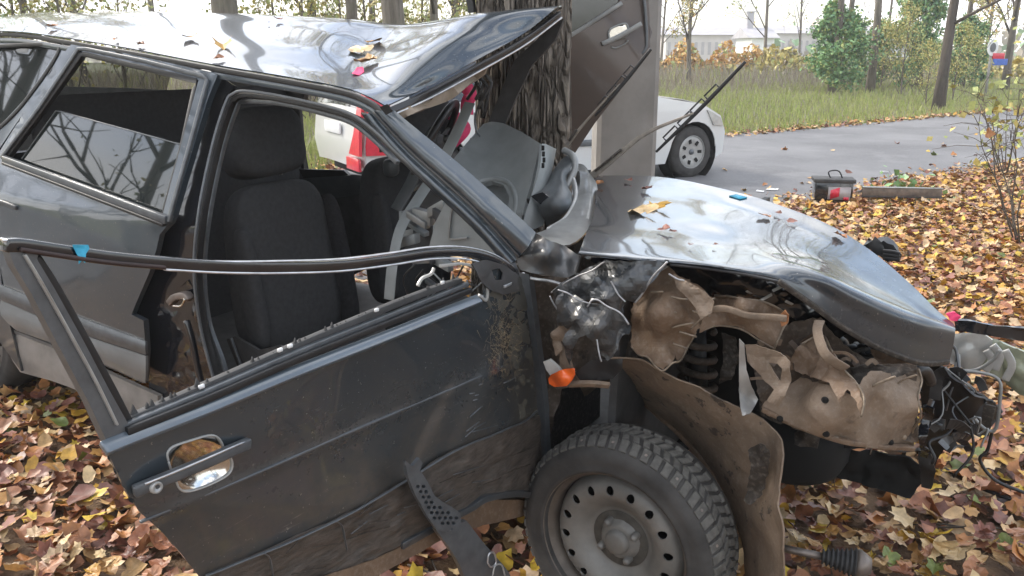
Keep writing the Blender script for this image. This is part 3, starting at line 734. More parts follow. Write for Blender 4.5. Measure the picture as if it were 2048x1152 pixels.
# ------------------------------------------------------------------ the tree the car hit
def rugged(x, y, H, r0, label):
    t = thing('large_tree', (x, y, 0), label, 'tree')
    V, F = [], []; nz_, na = 420, 260
    for j in range(nz_):
        f = j / (nz_ - 1); z = H * f ** 1.25; r = r0 * (1 - .35 * f) + .12 * math.exp(-z / .25)
        for i in range(na):
            a = 2 * math.pi * i / na; q = Vector((math.cos(a) * 1.0, math.sin(a) * 1.0, z * .5))
            wv = noise.noise(Vector((q.x * 1.5, q.y * 1.5, z * 1.1))) * .35
            rd = noise.noise(Vector((math.cos(a + wv) * 9, math.sin(a + wv) * 9, z * 2.2))); rd2 = noise.noise(Vector((q.x * 14, q.y * 14, z * 4)))
            d = abs(rd) * .14 + rd2 * .008 + noise.noise(q * 1.2) * .02 + .006 * noise.noise(Vector((q.x * 30, q.y * 30, z * 22)))
            rr = r + min(d, .036) - .022; V.append((x + rr * math.cos(a), y + rr * math.sin(a), z))
    for j in range(nz_ - 1):
        for i in range(na): F.append((j * na + i, j * na + (i + 1) % na, (j + 1) * na + (i + 1) % na, (j + 1) * na + i))
    me_o = mesh('trunk', V, F, M['bark'], t)
    tt, bb, ll = grow(77, 9, r0 * .65, 14, (0, 0), 0, .05, 1, .08, .7, 7, 6, .42)
    for nm, vf in (('upper_trunk', tt), ('branches', bb)):
        o = bpy.data.objects.new(nm, mk(nm, vf, M['bark2'])); COL.objects.link(o); o.parent = t; o.location = (0, 0, H - .3)
    o = bpy.data.objects.new('crown', leafmesh(ll, .09, [M['fy'], M['fyg']], [1, 1])); COL.objects.link(o); o.parent = t; o.location = (0, 0, H - .3)
    return t
TC = at_y(1047, 150, 3.72)
rugged(TC.x, 3.72, 5.2, .215, 'thick rugged trunk the wrecked car is folded against')

# concrete pole
pc = at_y(1249, 200, 4.75); pw = (1307 - 1190) / FPX * (4.75 * CT + .5) * .93
pl = thing('concrete_pole', (pc.x, 4.75, 0), 'grey square concrete utility pole standing behind the hood', 'pole')
def pole():
    V, F = [], []; n = 24
    for j in range(n + 1):
        z = 9 * j / n; s = pw / 2 * (1 - .12 * j / n)
        for (a, b) in ((-1, -.86), (-.86, -1), (.86, -1), (1, -.86), (1, .86), (.86, 1), (-.86, 1), (-1, .86)): V.append((pc.x + a * s, 4.75 + b * s, z))
    for j in range(n):
        for i in range(8): F.append((j * 8 + i, j * 8 + (i + 1) % 8, (j + 1) * 8 + (i + 1) % 8, (j + 1) * 8 + i))
    F.append(tuple(range(n * 8, n * 8 + 8))); mesh('shaft', V, F, M['conc'], pl, smooth=False)
pole()
hz_v = boxvf((15, 60, 8.4), Vector((300, 0, 0)), Vector((0, 170, 0)), Vector((0, 0, 19)))
hm = bpy.data.materials.new('thin haze'); hm.use_nodes = True; hm.node_tree.nodes.clear()
ho_ = N(hm.node_tree, 'ShaderNodeOutputMaterial'); pv = N(hm.node_tree, 'ShaderNodeVolumePrincipled'); pv.inputs['Density'].default_value = .0022; pv.inputs['Color'].default_value = (.95, .96, .98, 1); pv.inputs['Anisotropy'].default_value = .2
hm.node_tree.links.new(pv.outputs[0], ho_.inputs['Volume']); tag(mesh('haze', hz_v[0], hz_v[1], hm, smooth=False), 'thin pale autumn haze over the whole place', 'haze', kind='stuff')
# ------------------------------------------------------------------ white hatchback parked on the road behind
CE = Vector((.87, .49, 0)).normalized(); CM = Vector((CE.y, -CE.x, 0)); C0 = Vector((-1.36, 8.2, 0))
LS_ = lambda a: a + .42 * max(0, min(1, (a - 1.2) / 1.8))
M['wpaint'] = simple('white car paint', (.62, .63, .62), .3, 0, .04, 3, coat=.8)
wc = thing('white_hatchback', C0 + CE * 2.1 - CM * .84, 'white hatchback parked on the road behind the wreck, red tail lamp towards the wreck', 'car')
def wsd(sg_):                                # mapping (s,z) -> near (sg 0) or far (sg 1) flank
    def f(a, b, o=0.):
        z = b; inn = .34 * max(0, z - .95) + .05 * (z - .6) ** 2 * 2 + .10 * max(0, a - 3.7) ** 2 * 4 + .12 * max(0, .35 - a)
        lat = inn + o
        return C0 + CE * LS_(a) - CM * (lat if sg_ == 0 else 1.68 - lat) + UP * z
    return f
def arch(cx, r, n=12): return [(cx + r * math.cos(t), .30 + r * math.sin(t)) for t in np.linspace(math.pi - .15, .15, n)]
prof = [(0, .33), (-.04, .55), (.0, .92), (.16, 1.3), (.42, 1.44), (1.3, 1.48), (2.15, 1.42), (3.02, .97), (3.7, .87), (4.05, .72), (4.17, .52), (4.15, .27)]
wb = [(4.0, .22)] + list(reversed(arch(3.62, .37))) + [(3.2, .2), (1.1, .2)] + list(reversed(arch(.72, .37)))
for sg_ in (0, 1):
    wins = [[(.42, .98), (.55, 1.33), (1.28, 1.37), (1.28, .98)], [(1.36, .98), (1.36, 1.37), (2.05, 1.33), (2.72, .98)]]
    sheet('flank', prof + wb, wsd(sg_), M['wpaint'], wc, 0, wins, step=.09, solid=.01)
    for wn in wins: sheet('window', wn, wsd(sg_), M['glass2'], wc, .01, step=.2, solid=.006)
def across(name, P, mat, inset=0, nv=9):
    V = []; a = wsd(0); b = wsd(1)
    for (s_, z_) in P:
        p, q = a(s_, z_), b(s_, z_)
        for j in range(nv):
            t = j / (nv - 1); v = p.lerp(q, t); bul = 4 * t * (1 - t); v = v + UP * bul * .03 + CE * bul * (.06 if s_ > 3.5 else (-.04 if s_ < .3 else 0)); V.append(v)
    n = len(P); F = [(i * nv + j, i * nv + j + 1, (i + 1) * nv + j + 1, (i + 1) * nv + j) for i in range(n - 1) for j in range(nv - 1)]
    return mesh(name, V, F, mat, wc, solid=.008, soff=0)
across('rear_bumper', prof[0:2] + [(-.03, .62)], M['wpaint'])
across('tailgate', [(-.03, .62), (0, .92)], M['wpaint'])
across('rear_window', [(0, .92), (.16, 1.3)], M['glass2']); across('roof', [(.16, 1.3)] + catmull([Vector((a, b, 0)) for a, b in prof[3:7]], 12)[1:] if False else [(.16, 1.3), (.28, 1.39), (.42, 1.44), (.8, 1.475), (1.3, 1.48), (1.8, 1.46), (2.15, 1.42)], M['wpaint'])
across('windscreen', [(2.15, 1.42), (3.02, .97)], M['glass2']); across('bonnet', [(3.02, .97), (3.4, .93), (3.7, .87), (4.05, .72)], M['wpaint'])
across('front_bumper', [(4.05, .72), (4.17, .52), (4.15, .27)], M['wpaint'])
box('floor', C0 + CE * 2.3 - CM * .84 + UP * .27, CE * 4.3, CM * 1.5, UP * .1, M['hole'], wc)
# tail lamp wrapping the corner, reflector, number plate, door handles
sheet('tail_lamp', [(-.03, .5), (.20, .5), (.17, .7), (.26, 1.12), (.10, 1.22), (.0, .95)], wsd(0), M['red'], wc, -.015, step=.08, solid=.03)
V = []
for z_, wd_ in ((.5, .30), (.7, .16), (.95, .13), (1.2, .12)):
    x_ = np.interp(z_, [.33, .55, .92, 1.3], [0, -.04, 0, .16]) - .045
    for t in (0, .5, 1): V.append(C0 + CE * x_ - CM * (.01 + wd_ * t) + UP * z_)
mesh('tail_lamp', V, [(i * 3 + j, i * 3 + j + 1, i * 3 + j + 4, i * 3 + j + 3) for i in range(3) for j in range(2)], M['red'], wc, solid=.03)
box('reflector', C0 - CE * .07 - CM * .28 + UP * .40, CE * .03, CM * .36, UP * .12, M['red'], wc)
box('number_plate', C0 - CE * .085 - CM * .84 + UP * .72, CE * .02, CM * .5, UP * .11, M['white'], wc)
box('bumper_strip', C0 + CE * 2.2 + CM * .012 + UP * .5, CE * 2.5, CM * .02, UP * .07, M['grey'], wc)
for a_ in (1.2, 2.05): box('door_handle', C0 + CE * LS_(a_) + CM * .01 - CM * .0 + UP * .86, CE * .16, CM * .03, UP * .03, M['grey'], wc)
box('side_mirror', C0 + CE * 3.05 + CM * .12 + UP * 1.0, CE * .12, CM * .2, UP * .14, M['wpaint'], wc, .02)
sheet('headlamp', [(3.78, .80), (4.03, .70), (4.1, .6), (3.9, .62)], wsd(0), M['clear'], wc, -.012, step=.08, solid=.02)
def lathe(prof_, n=48, closed=False):
    V, F = [], []; m = len(prof_)
    for i in range(n):
        a = 2 * math.pi * i / n
        for r, x in prof_: V.append(Vector((x, r * math.cos(a), r * math.sin(a))))
    mm = m if closed else m - 1
    for i in range(n):
        for j in range(mm):
            F.append((i * m + j, ((i + 1) % n) * m + j, ((i + 1) % n) * m + (j + 1) % m, i * m + (j + 1) % m))
    return V, F
def orient(c, ax):                          # local X -> axis (outward)
    ax = ax.normalized(); z = UP; y = z.cross(ax).normalized(); z = ax.cross(y)
    return Matrix(((ax.x, y.x, z.x, c.x), (ax.y, y.y, z.y, c.y), (ax.z, y.z, z.z, c.z), (0, 0, 0, 1)))
TYP = [(.19, -.0), (.205, .004), (.235, .006), (.262, .0), (.285, -.012), (.298, -.03), (.300, -.06), (.300, -.12), (.297, -.15), (.28, -.17), (.25, -.18), (.19, -.17)]
def car_wheel(c, ax, parent, spokes=True):
    Mx = orient(c, ax)
    v, f = lathe([(.0, -.03), (.05, -.02), (.12, -.028), (.165, -.01), (.185, -.02), (.195, -.0)], 32)
    wh = mesh('wheel', [Mx @ p for p in v], f, M['chromeish'], parent, solid=.005)
    v, f = lathe(TYP, 40, True); mesh('tyre', [Mx @ (p * 1.03) for p in v], f, M['tyre'], wh)
    if spokes:
        for k in range(7):
            a = 2 * math.pi * k / 7; d = Vector((0, math.cos(a), math.sin(a))); q = Vector((0, -math.sin(a), math.cos(a)))
            vv, ff = boxvf(d * .125 + Vector((-.012, 0, 0)), Vector((.012, 0, 0)), d * .05, q * .035); mesh('wheel_gap', [Mx @ p for p in vv], ff, M['hole'], wh, smooth=False)
    v, f = lathe([(0, 0), (.03, 0), (.035, -.02)], 16); mesh('hub_cap', [Mx @ p for p in v], f, M['grey'], wh)
    return wh
M['chromeish'] = simple('silver wheel trim', (.36, .36, .35), .4, .3, .15, 20)
for a_ in (.72, 3.62):
    for sg_ in (0, 1):
        car_wheel(C0 + CE * LS_(a_) - CM * (.03 if sg_ == 0 else 1.65) + UP * .31, CM if sg_ == 0 else -CM, wc)
    v, f = lathe([(.0, -.2), (.37, -.2), (.37, .0)], 32); Mx = orient(C0 + CE * LS_(a_) - CM * .03 + UP * .3, CM); mesh('wheel_arch', [Mx @ p for p in v], f, M['hole'], wc)
# ================================================================== THE WRECKED CAR
from mathutils.bvhtree import BVHTree
W = thing('wrecked_car', carw(1.5, .7, 0), 'dark blue grey crashed hatchback with crumpled front and opened door, folded against the thick trunk', 'car')
BV = []
def bv(o): 
    BV.append(BVHTree.FromPolygons([v.co for v in o.data.vertices], [tuple(p.vertices) for p in o.data.polygons])); return o
# ---- roof
rr = [
 [(-60, 66, .17), (28, 64, .17), (130, 76, .17), (270, 100, .17), (430, 130, .17), (580, 156, .17), (685, 176, .17), (735, 193, .14), (772, 213, .12)],
 [(-30, 52, .3), (50, 52, .3), (160, 58, .3), (290, 76, .3), (445, 103, .3), (590, 132, .3), (714, 157, .3), (790, 172, .23), (850, 176, .32)],
 [(0, 38, .5), (85, 38, .5), (200, 40, .5), (330, 52, .5), (470, 74, .48), (610, 98, .48), (725, 128, .46), (838, 118, .37), (950, 122, .52)],
 [(40, 30, .7), (120, 30, .7), (240, 28, .72), (370, 34, .75), (500, 47, .75), (640, 64, .75), (765, 90, .72), (912, 64, .55), (1045, 69, .78)],
 [(90, 26, .9), (160, 27, .92), (280, 24, .97), (420, 27, 1.0), (560, 31, 1.0), (690, 38, 1.0), (808, 50, .98), (960, 28, .76), (1122, 12, 1.0)],
 [(130, 40, 1.3), (200, 40, 1.3), (320, 40, 1.3), (450, 43, 1.3), (600, 48, 1.3), (730, 56, 1.3), (850, 68, 1.28), (985, 66, 1.25), (1105, 64, 1.2)]]
roof = bv(loft('roof', rr, at_o, 110, 60, M['roof'], W, amp=.0022, scale=2.2, solid=.004, ridged=False))
# folded lip and seal along the torn header
hd = [at_o(768, 218, .115), at_o(850, 181, .315), at_o(950, 128, .515), at_o(1045, 75, .775), at_o(1120, 20, .99)]
bar('header_seal', [p - UP * .012 for p in hd], .012, .018, CN, M['black'], roof, 30)
bar('header_lip', [p - UP * .024 + CN * .01 for p in hd], .010, .006, CN, M['edge'], roof, 30)
def wav(P, n, amp, seed=0):
    P = catmull(P, n); return [p + Vector((noise.noise(p * 14 + Vector((seed, 0, 0))), noise.noise(p * 14 + Vector((0, seed + 3, 0))), noise.noise(p * 14 + Vector((0, 0, seed + 9))))) * amp for p in P]
sheet('headliner', [(780, 222), (860, 188), (960, 135), (978, 126), (968, 150), (940, 168), (905, 198), (860, 214), (800, 238)], at_o, M['liner'], W, [(780, 222, .15), (860, 188, .36), (978, 126, .60), (960, 150, .62), (905, 198, .45), (800, 238, .22)], solid=.012, amp=.003)
sheet('windscreen_seal', [(1118, 40), (1128, 38), (1112, 80), (1065, 130), (1035, 190), (1010, 250), (985, 262), (975, 250), (1000, 190), (1030, 120), (1080, 75)], at_o, M['trim'], W, 'pts' if False else 1.02, solid=.012, amp=.003)
# drip rail, gap and door-opening flange
rail = [(-40, 70), (40, 70), (130, 84), (270, 108), (430, 138), (580, 164), (690, 186), (740, 206), (768, 226)]
bar('drip_rail', [side(x, y, -.012) for x, y in rail], .016, .012, CN, M['black'], W, 40)
bar('roof_rail', [side(x, y + 12, -.004) for x, y in rail], .020, .012, CN, M['paint'], W, 40)
op = [(440, 800), (422, 740), (400, 650), (388, 540), (398, 420), (425, 290), (452, 205), (466, 188), (490, 182), (560, 192), (650, 212), (705, 230), (750, 262), (800, 310), (870, 375), (950, 450), (1000, 500), (1020, 535)]
bar('door_seal', [side(x + 9, y + 8, .03) for x, y in op], .014, .024, CN, M['black'], W, 80)
bar('door_flange', [side(x, y, .008) for x, y in op], .009, .008, CN, M['grey'], W, 80)
op2 = [(462, 800), (440, 720), (412, 640), (402, 540), (412, 430), (438, 300), (466, 215), (480, 200), (560, 204), (650, 226), (700, 243), (742, 275), (790, 322)]
bar('opening_trim', [side(x + 6, y + 4, .06) for x, y in op2], .012, .014, CN, M['grey'], W, 70)
# near A-pillar
ap = loft('a_pillar', [
 [(778, 213, .11), (850, 272, .09), (930, 338, .06), (1000, 400, .03), (1072, 466, .01)],
 [(766, 222, .085), (835, 290, .065), (915, 358, .035), (985, 422, .005), (1058, 492, -.015)],
 [(750, 222, .09), (822, 296, .07), (902, 366, .04), (972, 432, .01), (1044, 508, .0)],
 [(744, 226, .12), (814, 302, .10), (890, 372, .07), (962, 440, .04), (1034, 520, .02)],
 [(732, 228, .11), (800, 306, .09), (872, 374, .06), (948, 444, .03), (1022, 526, .01)],
 [(722, 226, .14), (790, 308, .12), (862, 378, .09), (938, 448, .06), (1012, 528, .04)]], at_o, 40, 26, M['paint'], W, solid=.006, amp=.0015, scale=20)
bar('pillar_groove', [at_o(x, y, o) for x, y, o in [(748, 224, .098), (818, 299, .078), (896, 369, .048), (968, 436, .018), (1040, 514, .0)]], .007, .01, CN, M['black'], ap, 30)
sheet('pillar_socket', [(760, 214), (775, 208), (786, 222), (772, 230)], at_o, M['hole'], ap, .072, step=6, solid=.003)
# ---- rear flank and rear door
flank = [(-420, 170), (-200, 90), (-60, 74), (28, 76), (118, 88), (148, 92), (60, 210), (0, 300), (-10, 340), (-5, 470), (10, 600), (45, 742), (-30, 640), (-90, 600), (-170, 620), (-230, 700), (-300, 700), (-420, 560)]
qwin = [(-250, 250), (-120, 130), (-40, 94), (78, 88), (120, 96), (60, 190), (2, 252), (-60, 290)]
sheet('rear_quarter', flank, lambda x, y, o: side(x, y, o), M['paint'], W, 0., [qwin], step=18, solid=.01)
sheet('quarter_glass', [(-250, 250), (-120, 130), (-40, 94), (78, 88), (120, 96), (60, 190), (2, 252), (-60, 290)], lambda x, y, o: side(x, y, o), M['glass'], W, .012, step=30, solid=.004)
bar('quarter_seal', [side(x, y, -.004) for x, y in [(-60, 290), (2, 254), (60, 192), (120, 98), (78, 89), (-40, 95)]], .014, .012, CN, M['black'], W, 40)
rdo = [(150, 88), (180, 92), (428, 146), (440, 152), (420, 200), (385, 320), (352, 430), (345, 445), (325, 468), (318, 500), (303, 545), (275, 610), (268, 628), (292, 640), (297, 700), (292, 765), (150, 700), (60, 655), (20, 600), (2, 520), (-8, 420), (0, 312), (60, 215), (118, 125)]
rwin = [(172, 108), (160, 106), (400, 164), (396, 176), (330, 432), (322, 436), (22, 318), (16, 310)]
rwin = [(166, 104), (402, 162), (328, 440), (14, 314)]
def rdof(x, y):   # pressed crease below the belt and slightly proud lower half
    yc = 330 + .42 * x
    return -.006 - .012 * max(0, min(1, (y - yc) / 60)) + (.02 if False else 0)
rdoor = bv(sheet('rear_door', rdo, lambda x, y, o: side(x, y, o), M['paint'], W, rdof, [rwin], step=11, solid=.02, amp=.0015, scale=7, ridged=False, bevel=0))
bar('window_frame', [side(x, y, -.018) for x, y in [(4, 316), (80, 215), (158, 98), (175, 98), (290, 122), (408, 152), (416, 160), (378, 300), (338, 444)]], .013, .014, CN, M['grey'], rdoor, 0)
bar('window_seal', [side(x, y, -.006) for x, y in [(18, 312), (90, 215), (165, 110), (176, 109), (290, 136), (398, 162), (392, 180), (366, 300), (331, 428)]], .018, .02, CN, M['black'], rdoor, 0)
bar('belt_strip', [side(x, y, -.022) for x, y in [(8, 318), (170, 378), (334, 440)]], .026, .018, CN, M['grey'], rdoor, 12)
bar('belt_strip', [side(x, y, -.020) for x, y in [(8, 326), (170, 388), (330, 450)]], .010, .02, CN, M['black'], rdoor, 12)
sheet('glass', [(112, 221), (122, 222), (358, 286), (364, 292), (330, 436), (42, 322)], lambda x, y, o: side(x, y, o), M['glass'], rdoor, .016, step=40, solid=.004)
bar('glass_edge', [side(x, y, .014) for x, y in [(44, 318), (112, 222), (122, 223), (358, 288)]], .004, .006, CN, M['grey'], rdoor, 0)
# lower mouldings of the rear door
def band(name, top, bot, mat, parent, e, solid=.01, mp_=side, n=14, amp=0):
    return loft(name, [[(x, y, e) for x, y in top], [(x, (y + yb) / 2, e - .006) for (x, y), (_, yb) in zip(top, bot)], [(x, y, e) for x, y in bot]], mp_, n, 5, mat, parent, solid=solid, amp=amp)
band('side_moulding', [(0, 568), (150, 630), (293, 683)], [(2, 598), (150, 660), (294, 708)], M['grey'], rdoor, -.03)
band('lower_panel', [(4, 600), (150, 662), (294, 712)], [(35, 660), (160, 705), (293, 765)], M['silver'], rdoor, -.026)
band('sill', [(20, 660), (120, 700), (320, 790)], [(45, 742), (150, 775), (320, 860)], M['sill'], W, .02, .02)
band('sill', [(300, 785), (500, 860), (700, 930)], [(300, 850), (500, 930), (700, 1000)], M['sill'], W, .08, .02)
# rear door handle
bar('door_handle', [side(x, y, -.03) for x, y in [(-20, 398), (10, 406), (34, 416)]], .016, .016, CN, M['handle'], rdoor, 6)
ring = [(2, 383), (16, 386), (22, 398), (18, 418), (4, 426), (-14, 420), (-20, 398), (-12, 383)]
bar('handle_cup', [side(x, y, -.018) for x, y in ring + ring[:1]], .008, .008, CN, M['chrome'], rdoor, 30)
# rear wheel (mostly outside the picture)
rwc = carw(-.50, .10, .31); 
def steel_wheel(c, ax, parent, sc_=1.0, blocks=True, nm='wheel'):
    Mx = orient(c, ax) @ Matrix.Scale(sc_, 4)
    # rim barrel and lip
    v, f = lathe([(.192, .004), (.196, -.002), (.190, -.010), (.180, -.016), (.176, -.05), (.168, -.09), (.17, -.15), (.19, -.165)], 72)
    wh = mesh(nm, [Mx @ p for p in v], f, M['rimd'], parent, solid=.003)
    # disc with its round openings
    nh = 16; holes = []
    for k in range(nh):
        a = 2 * math.pi * (k + .3) / nh; cx, cy = .140 * math.cos(a), .140 * math.sin(a)
        holes.append([(cx + math.cos(a) * .0125 * math.cos(t) - math.sin(a) * .0105 * math.sin(t), cy + math.sin(a) * .0125 * math.cos(t) + math.cos(a) * .0105 * math.sin(t)) for t in np.linspace(0, 2 * math.pi, 11)[:-1]])
    outl = [(.172 * math.cos(t), .172 * math.sin(t)) for t in np.linspace(0, 2 * math.pi, 65)[:-1]]
    def mp3(a, b, o=0.):
        r = math.hypot(a, b)
        x = np.interp(r, [0, .03, .045, .052, .075, .085, .10, .122, .135, .15, .162, .172], [-.030, -.030, -.032, -.048, -.048, -.046, -.030, -.016, -.014, -.017, -.024, -.05])
        return Mx @ Vector((x, a, b))
    sheet('rim', outl, mp3, M['rim'], wh, 0., holes, step=.0085, solid=.004)
    v, f = lathe([(0, -.10), (.172, -.10)], 32); mesh('brake_drum', [Mx @ p for p in v], f, M['hole'], wh)
    v, f = lathe([(0, -.012), (.022, -.012), (.030, -.016), (.033, -.034)], 32); mesh('hub_cap', [Mx @ p for p in v], f, M['rim'], wh)
    v, f = lathe([(.034, -.040), (.050, -.0455), (.070, -.0425), (.074, -.046)], 40); mesh('hub_shade_ring', [Mx @ p for p in v], f, M['hub_shade'], wh, solid=.002)  # dark ring added, shade of the hub recess put into its colour
    for k in range(4):
        a = 2 * math.pi * (k + .35) / 4; cc = Vector((-.036, .052 * math.cos(a), .052 * math.sin(a)))
        v, f = lathe([(0, .018), (.006, .018), (.0095, .012), (.010, -.012)], 10); mesh('wheel_bolt', [Mx @ (p + cc) for p in v], f, M['rim'], wh)
        a += .785; cc = Vector((-.047, .050 * math.cos(a), .050 * math.sin(a)))
        v, f = lathe([(0, .002), (.005, .002), (.005, -.004)], 8); mesh('bolt_hole', [Mx @ (p + cc) for p in v], f, M['hole'], wh)
    T = [(.190, -.002), (.197, .008), (.207, .010), (.214, .006), (.235, .010), (.255, .008), (.272, -.002), (.284, -.016), (.290, -.028), (.291, -.09), (.290, -.148), (.28, -.162), (.25, -.178), (.19, -.17)]
    T = [(.19 + (r_ - .19) * .76, x_ * .92) for r_, x_ in T]
    v, f = lathe(T, 96, True); mesh('tyre', [Mx @ p for p in v], f, M['tyre'], wh)
    if blocks:
        def blk(wx, wy, h, sk, nm2):
            V = []; 
            for z, q in ((-.004, 1.0), (h * .8, .97), (h, .86)):
                for sx, sy in ((-1, -1), (1, -1), (1, 1), (-1, 1)): V.append(((sx * wx / 2) * q, (sy * wy / 2) * q + sx * sk, z))
            F = [(0, 1, 5, 4), (1, 2, 6, 5), (2, 3, 7, 6), (3, 0, 4, 7), (4, 5, 9, 8), (5, 6, 10, 9), (6, 7, 11, 10), (7, 4, 8, 11), (8, 9, 10, 11)]
            me = bpy.data.meshes.new(nm2); me.from_pydata(V, [], F); me.materials.append(M['tread']); return me
        rows = [(-.022, .036, 58, .0205, .003, .0), (-.058, .030, 62, .0175, .006, .5), (-.090, .030, 62, .0175, -.006, .2), (-.124, .034, 58, .0205, 0, .5)]
        for ri, (x, wx, n, wy, sk, ph) in enumerate(rows):
            me = blk(wx, wy, .0065, sk, 'tread_block')
            for k in range(n):
                a = 2 * math.pi * (k + ph) / n; rad = Vector((0, math.cos(a), math.sin(a))); tan = Vector((0, -math.sin(a), math.cos(a)))
                tilt = {0: .45, 3: -.45}.get(ri, 0)
                X = Vector((math.cos(tilt), 0, 0)) - rad * math.sin(tilt); Z = rad * math.cos(tilt) + Vector((math.sin(tilt), 0, 0))
                c3 = rad * (.2655 - (.004 if tilt else 0)) + Vector((x, 0, 0)); yv = Z.cross(X)
                Ml = Matrix(((X.x, yv.x, Z.x, c3.x), (X.y, yv.y, Z.y, c3.y), (X.z, yv.z, Z.z, c3.z), (0, 0, 0, 1)))
                o = bpy.data.objects.new('tread_block', me); COL.objects.link(o); o.parent = wh; o.matrix_basis = Mx @ Ml
            # studs in the outer row
        sm = bpy.data.meshes.new('stud'); v, f = lathe([(0, .0), (.0035, .0), (.004, -.004)], 8); sm.from_pydata([(p.y, p.z, p.x) for p in v], [], f); sm.materials.append(M['steel'])
        for k in range(19):
            a = 2 * math.pi * (k * 3 + .0) / 58; rad = Vector((0, math.cos(a), math.sin(a))); tl = .45
            X = Vector((math.cos(tl), 0, 0)) - rad * math.sin(tl); Z = rad * math.cos(tl) + Vector((math.sin(tl), 0, 0)); c3 = rad * .2625 + Vector((-.022, 0, 0)) + Z * .0065; yv = Z.cross(X)
            o = bpy.data.objects.new('stud', sm); COL.objects.link(o); o.parent = wh
            o.matrix_basis = Mx @ Matrix(((X.x, yv.x, Z.x, c3.x), (X.y, yv.y, Z.y, c3.y), (X.z, yv.z, Z.z, c3.z), (0, 0, 0, 1)))
    return wh
steel_wheel(rwc, -CN, W, 1.06, False)
fw = at_z(1224, 1094, .30)
steel_wheel(fw, Vector((-.57, -.82, -.02)), W, 1.02)
# ---- B pillar
sheet('b_pillar', [(428, 150), (452, 160), (470, 172), (450, 200), (425, 290), (398, 420), (388, 540), (400, 650), (422, 740), (440, 800), (400, 850), (300, 800), (292, 640), (270, 625), (318, 500), (340, 440), (384, 300), (418, 200)],
      lambda x, y, o: side(x, y, o), M['gloss'], W, .035, step=16, amp=.004, scale=9, solid=.01)
sheet('pillar_reinforcement', [(318, 610), (375, 560), (395, 600), (402, 650), (420, 740), (436, 800), (400, 850), (330, 810), (318, 700)], lambda x, y, o: side(x, y, o), M['gloss'], W, .028, step=10, amp=.012, scale=14, solid=.006)
bar('pillar_rib', [side(x, y, .0) for x, y in [(372, 640), (384, 680), (396, 740), (412, 800)]], .02, .02, CN, M['gloss'], W, 12, .006)
la = bar('door_latch', [side(x, y, .005) for x, y in [(342, 606), (352, 594), (372, 590), (380, 600)]], .022, .03, CN, M['steel'], W, 8, .004)
bar('latch_hook', [side(x, y, -.015) for x, y in [(346, 612), (362, 612), (370, 598)]], .006, .006, CN, M['chrome'], la, 6)
# ---- dark interior shell
def quad(name, P, mat, solid=.02): return mesh(name, P, [(0, 1, 2, 3)], mat, W, smooth=False, solid=solid)
quad('floor_pan', [carw(-1.2, .12, .33), carw(2.45, .12, .33), carw(2.45, 1.5, .33), carw(-1.2, 1.5, .33)], M['trim'])
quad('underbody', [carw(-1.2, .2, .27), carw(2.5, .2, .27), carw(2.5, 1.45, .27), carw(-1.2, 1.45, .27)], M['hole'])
zb_ = at_o(250, 172, .9).z
quad('rear_bulkhead', [carw(.28, .14, .3), carw(.28, 1.48, .3), carw(.12, 1.46, zb_), carw(.12, .16, zb_)], M['seat'], .10)
sheet('rear_side_trim', [(-80, 168), (260, 176), (420, 186), (600, 196), (612, 356), (-80, 356)], at_o, M['trim'], W, 1.43, step=40, solid=.02)
quad('firewall', [carw(2.48, .12, .3), carw(2.48, 1.48, .3), carw(2.5, 1.48, .95), carw(2.5, .12, .95)], M['trim'])
# far flank: seen from inside
FS = lambda x, y, o: at_o(x, y, o)
sheet('far_side_trim', [(-150, 360), (-150, 150), (120, 176), (200, 190), (420, 180), (560, 182), (600, 200), (598, 300), (612, 345), (700, 348), (746, 352), (760, 375), (770, 520), (600, 600), (300, 620), (-100, 560)], FS, M['trim'], W, 1.46, step=24, solid=.03, amp=.003)
sheet('far_window_frame', [(80, 90), (600, 168), (618, 172), (606, 215), (420, 184), (380, 156), (150, 108), (60, 150)], FS, M['trim'], W, 1.42, step=22, solid=.03)
band('far_door_panel', [(605, 345), (680, 350), (748, 356)], [(615, 395), (690, 392), (770, 372)], M['dash2'], W, 1.38, .04, at_o, amp=.003)
sheet('far_door_top', [(600, 338), (690, 340), (700, 350), (610, 356)], FS, M['black'], W, 1.36, solid=.02)
bar('far_door_post', [at_o(x, y, 1.4) for x, y in [(700, 185), (760, 240), (778, 300), (785, 330)]], .016, .02, CN, M['black'], W, 12)
quad('tailgate', [carw(-1.1, .15, .4), carw(-1.1, 1.48, .4), carw(-.9, 1.4, 1.0), carw(-.9, .2, 1.0)], M['paint'])
quad('tailgate_glass', [carw(-.9, .2, 1.0), carw(-.9, 1.4, 1.0), carw(-.55, 1.3, 1.42), carw(-.55, .25, 1.42)], M['glass3'], .005)
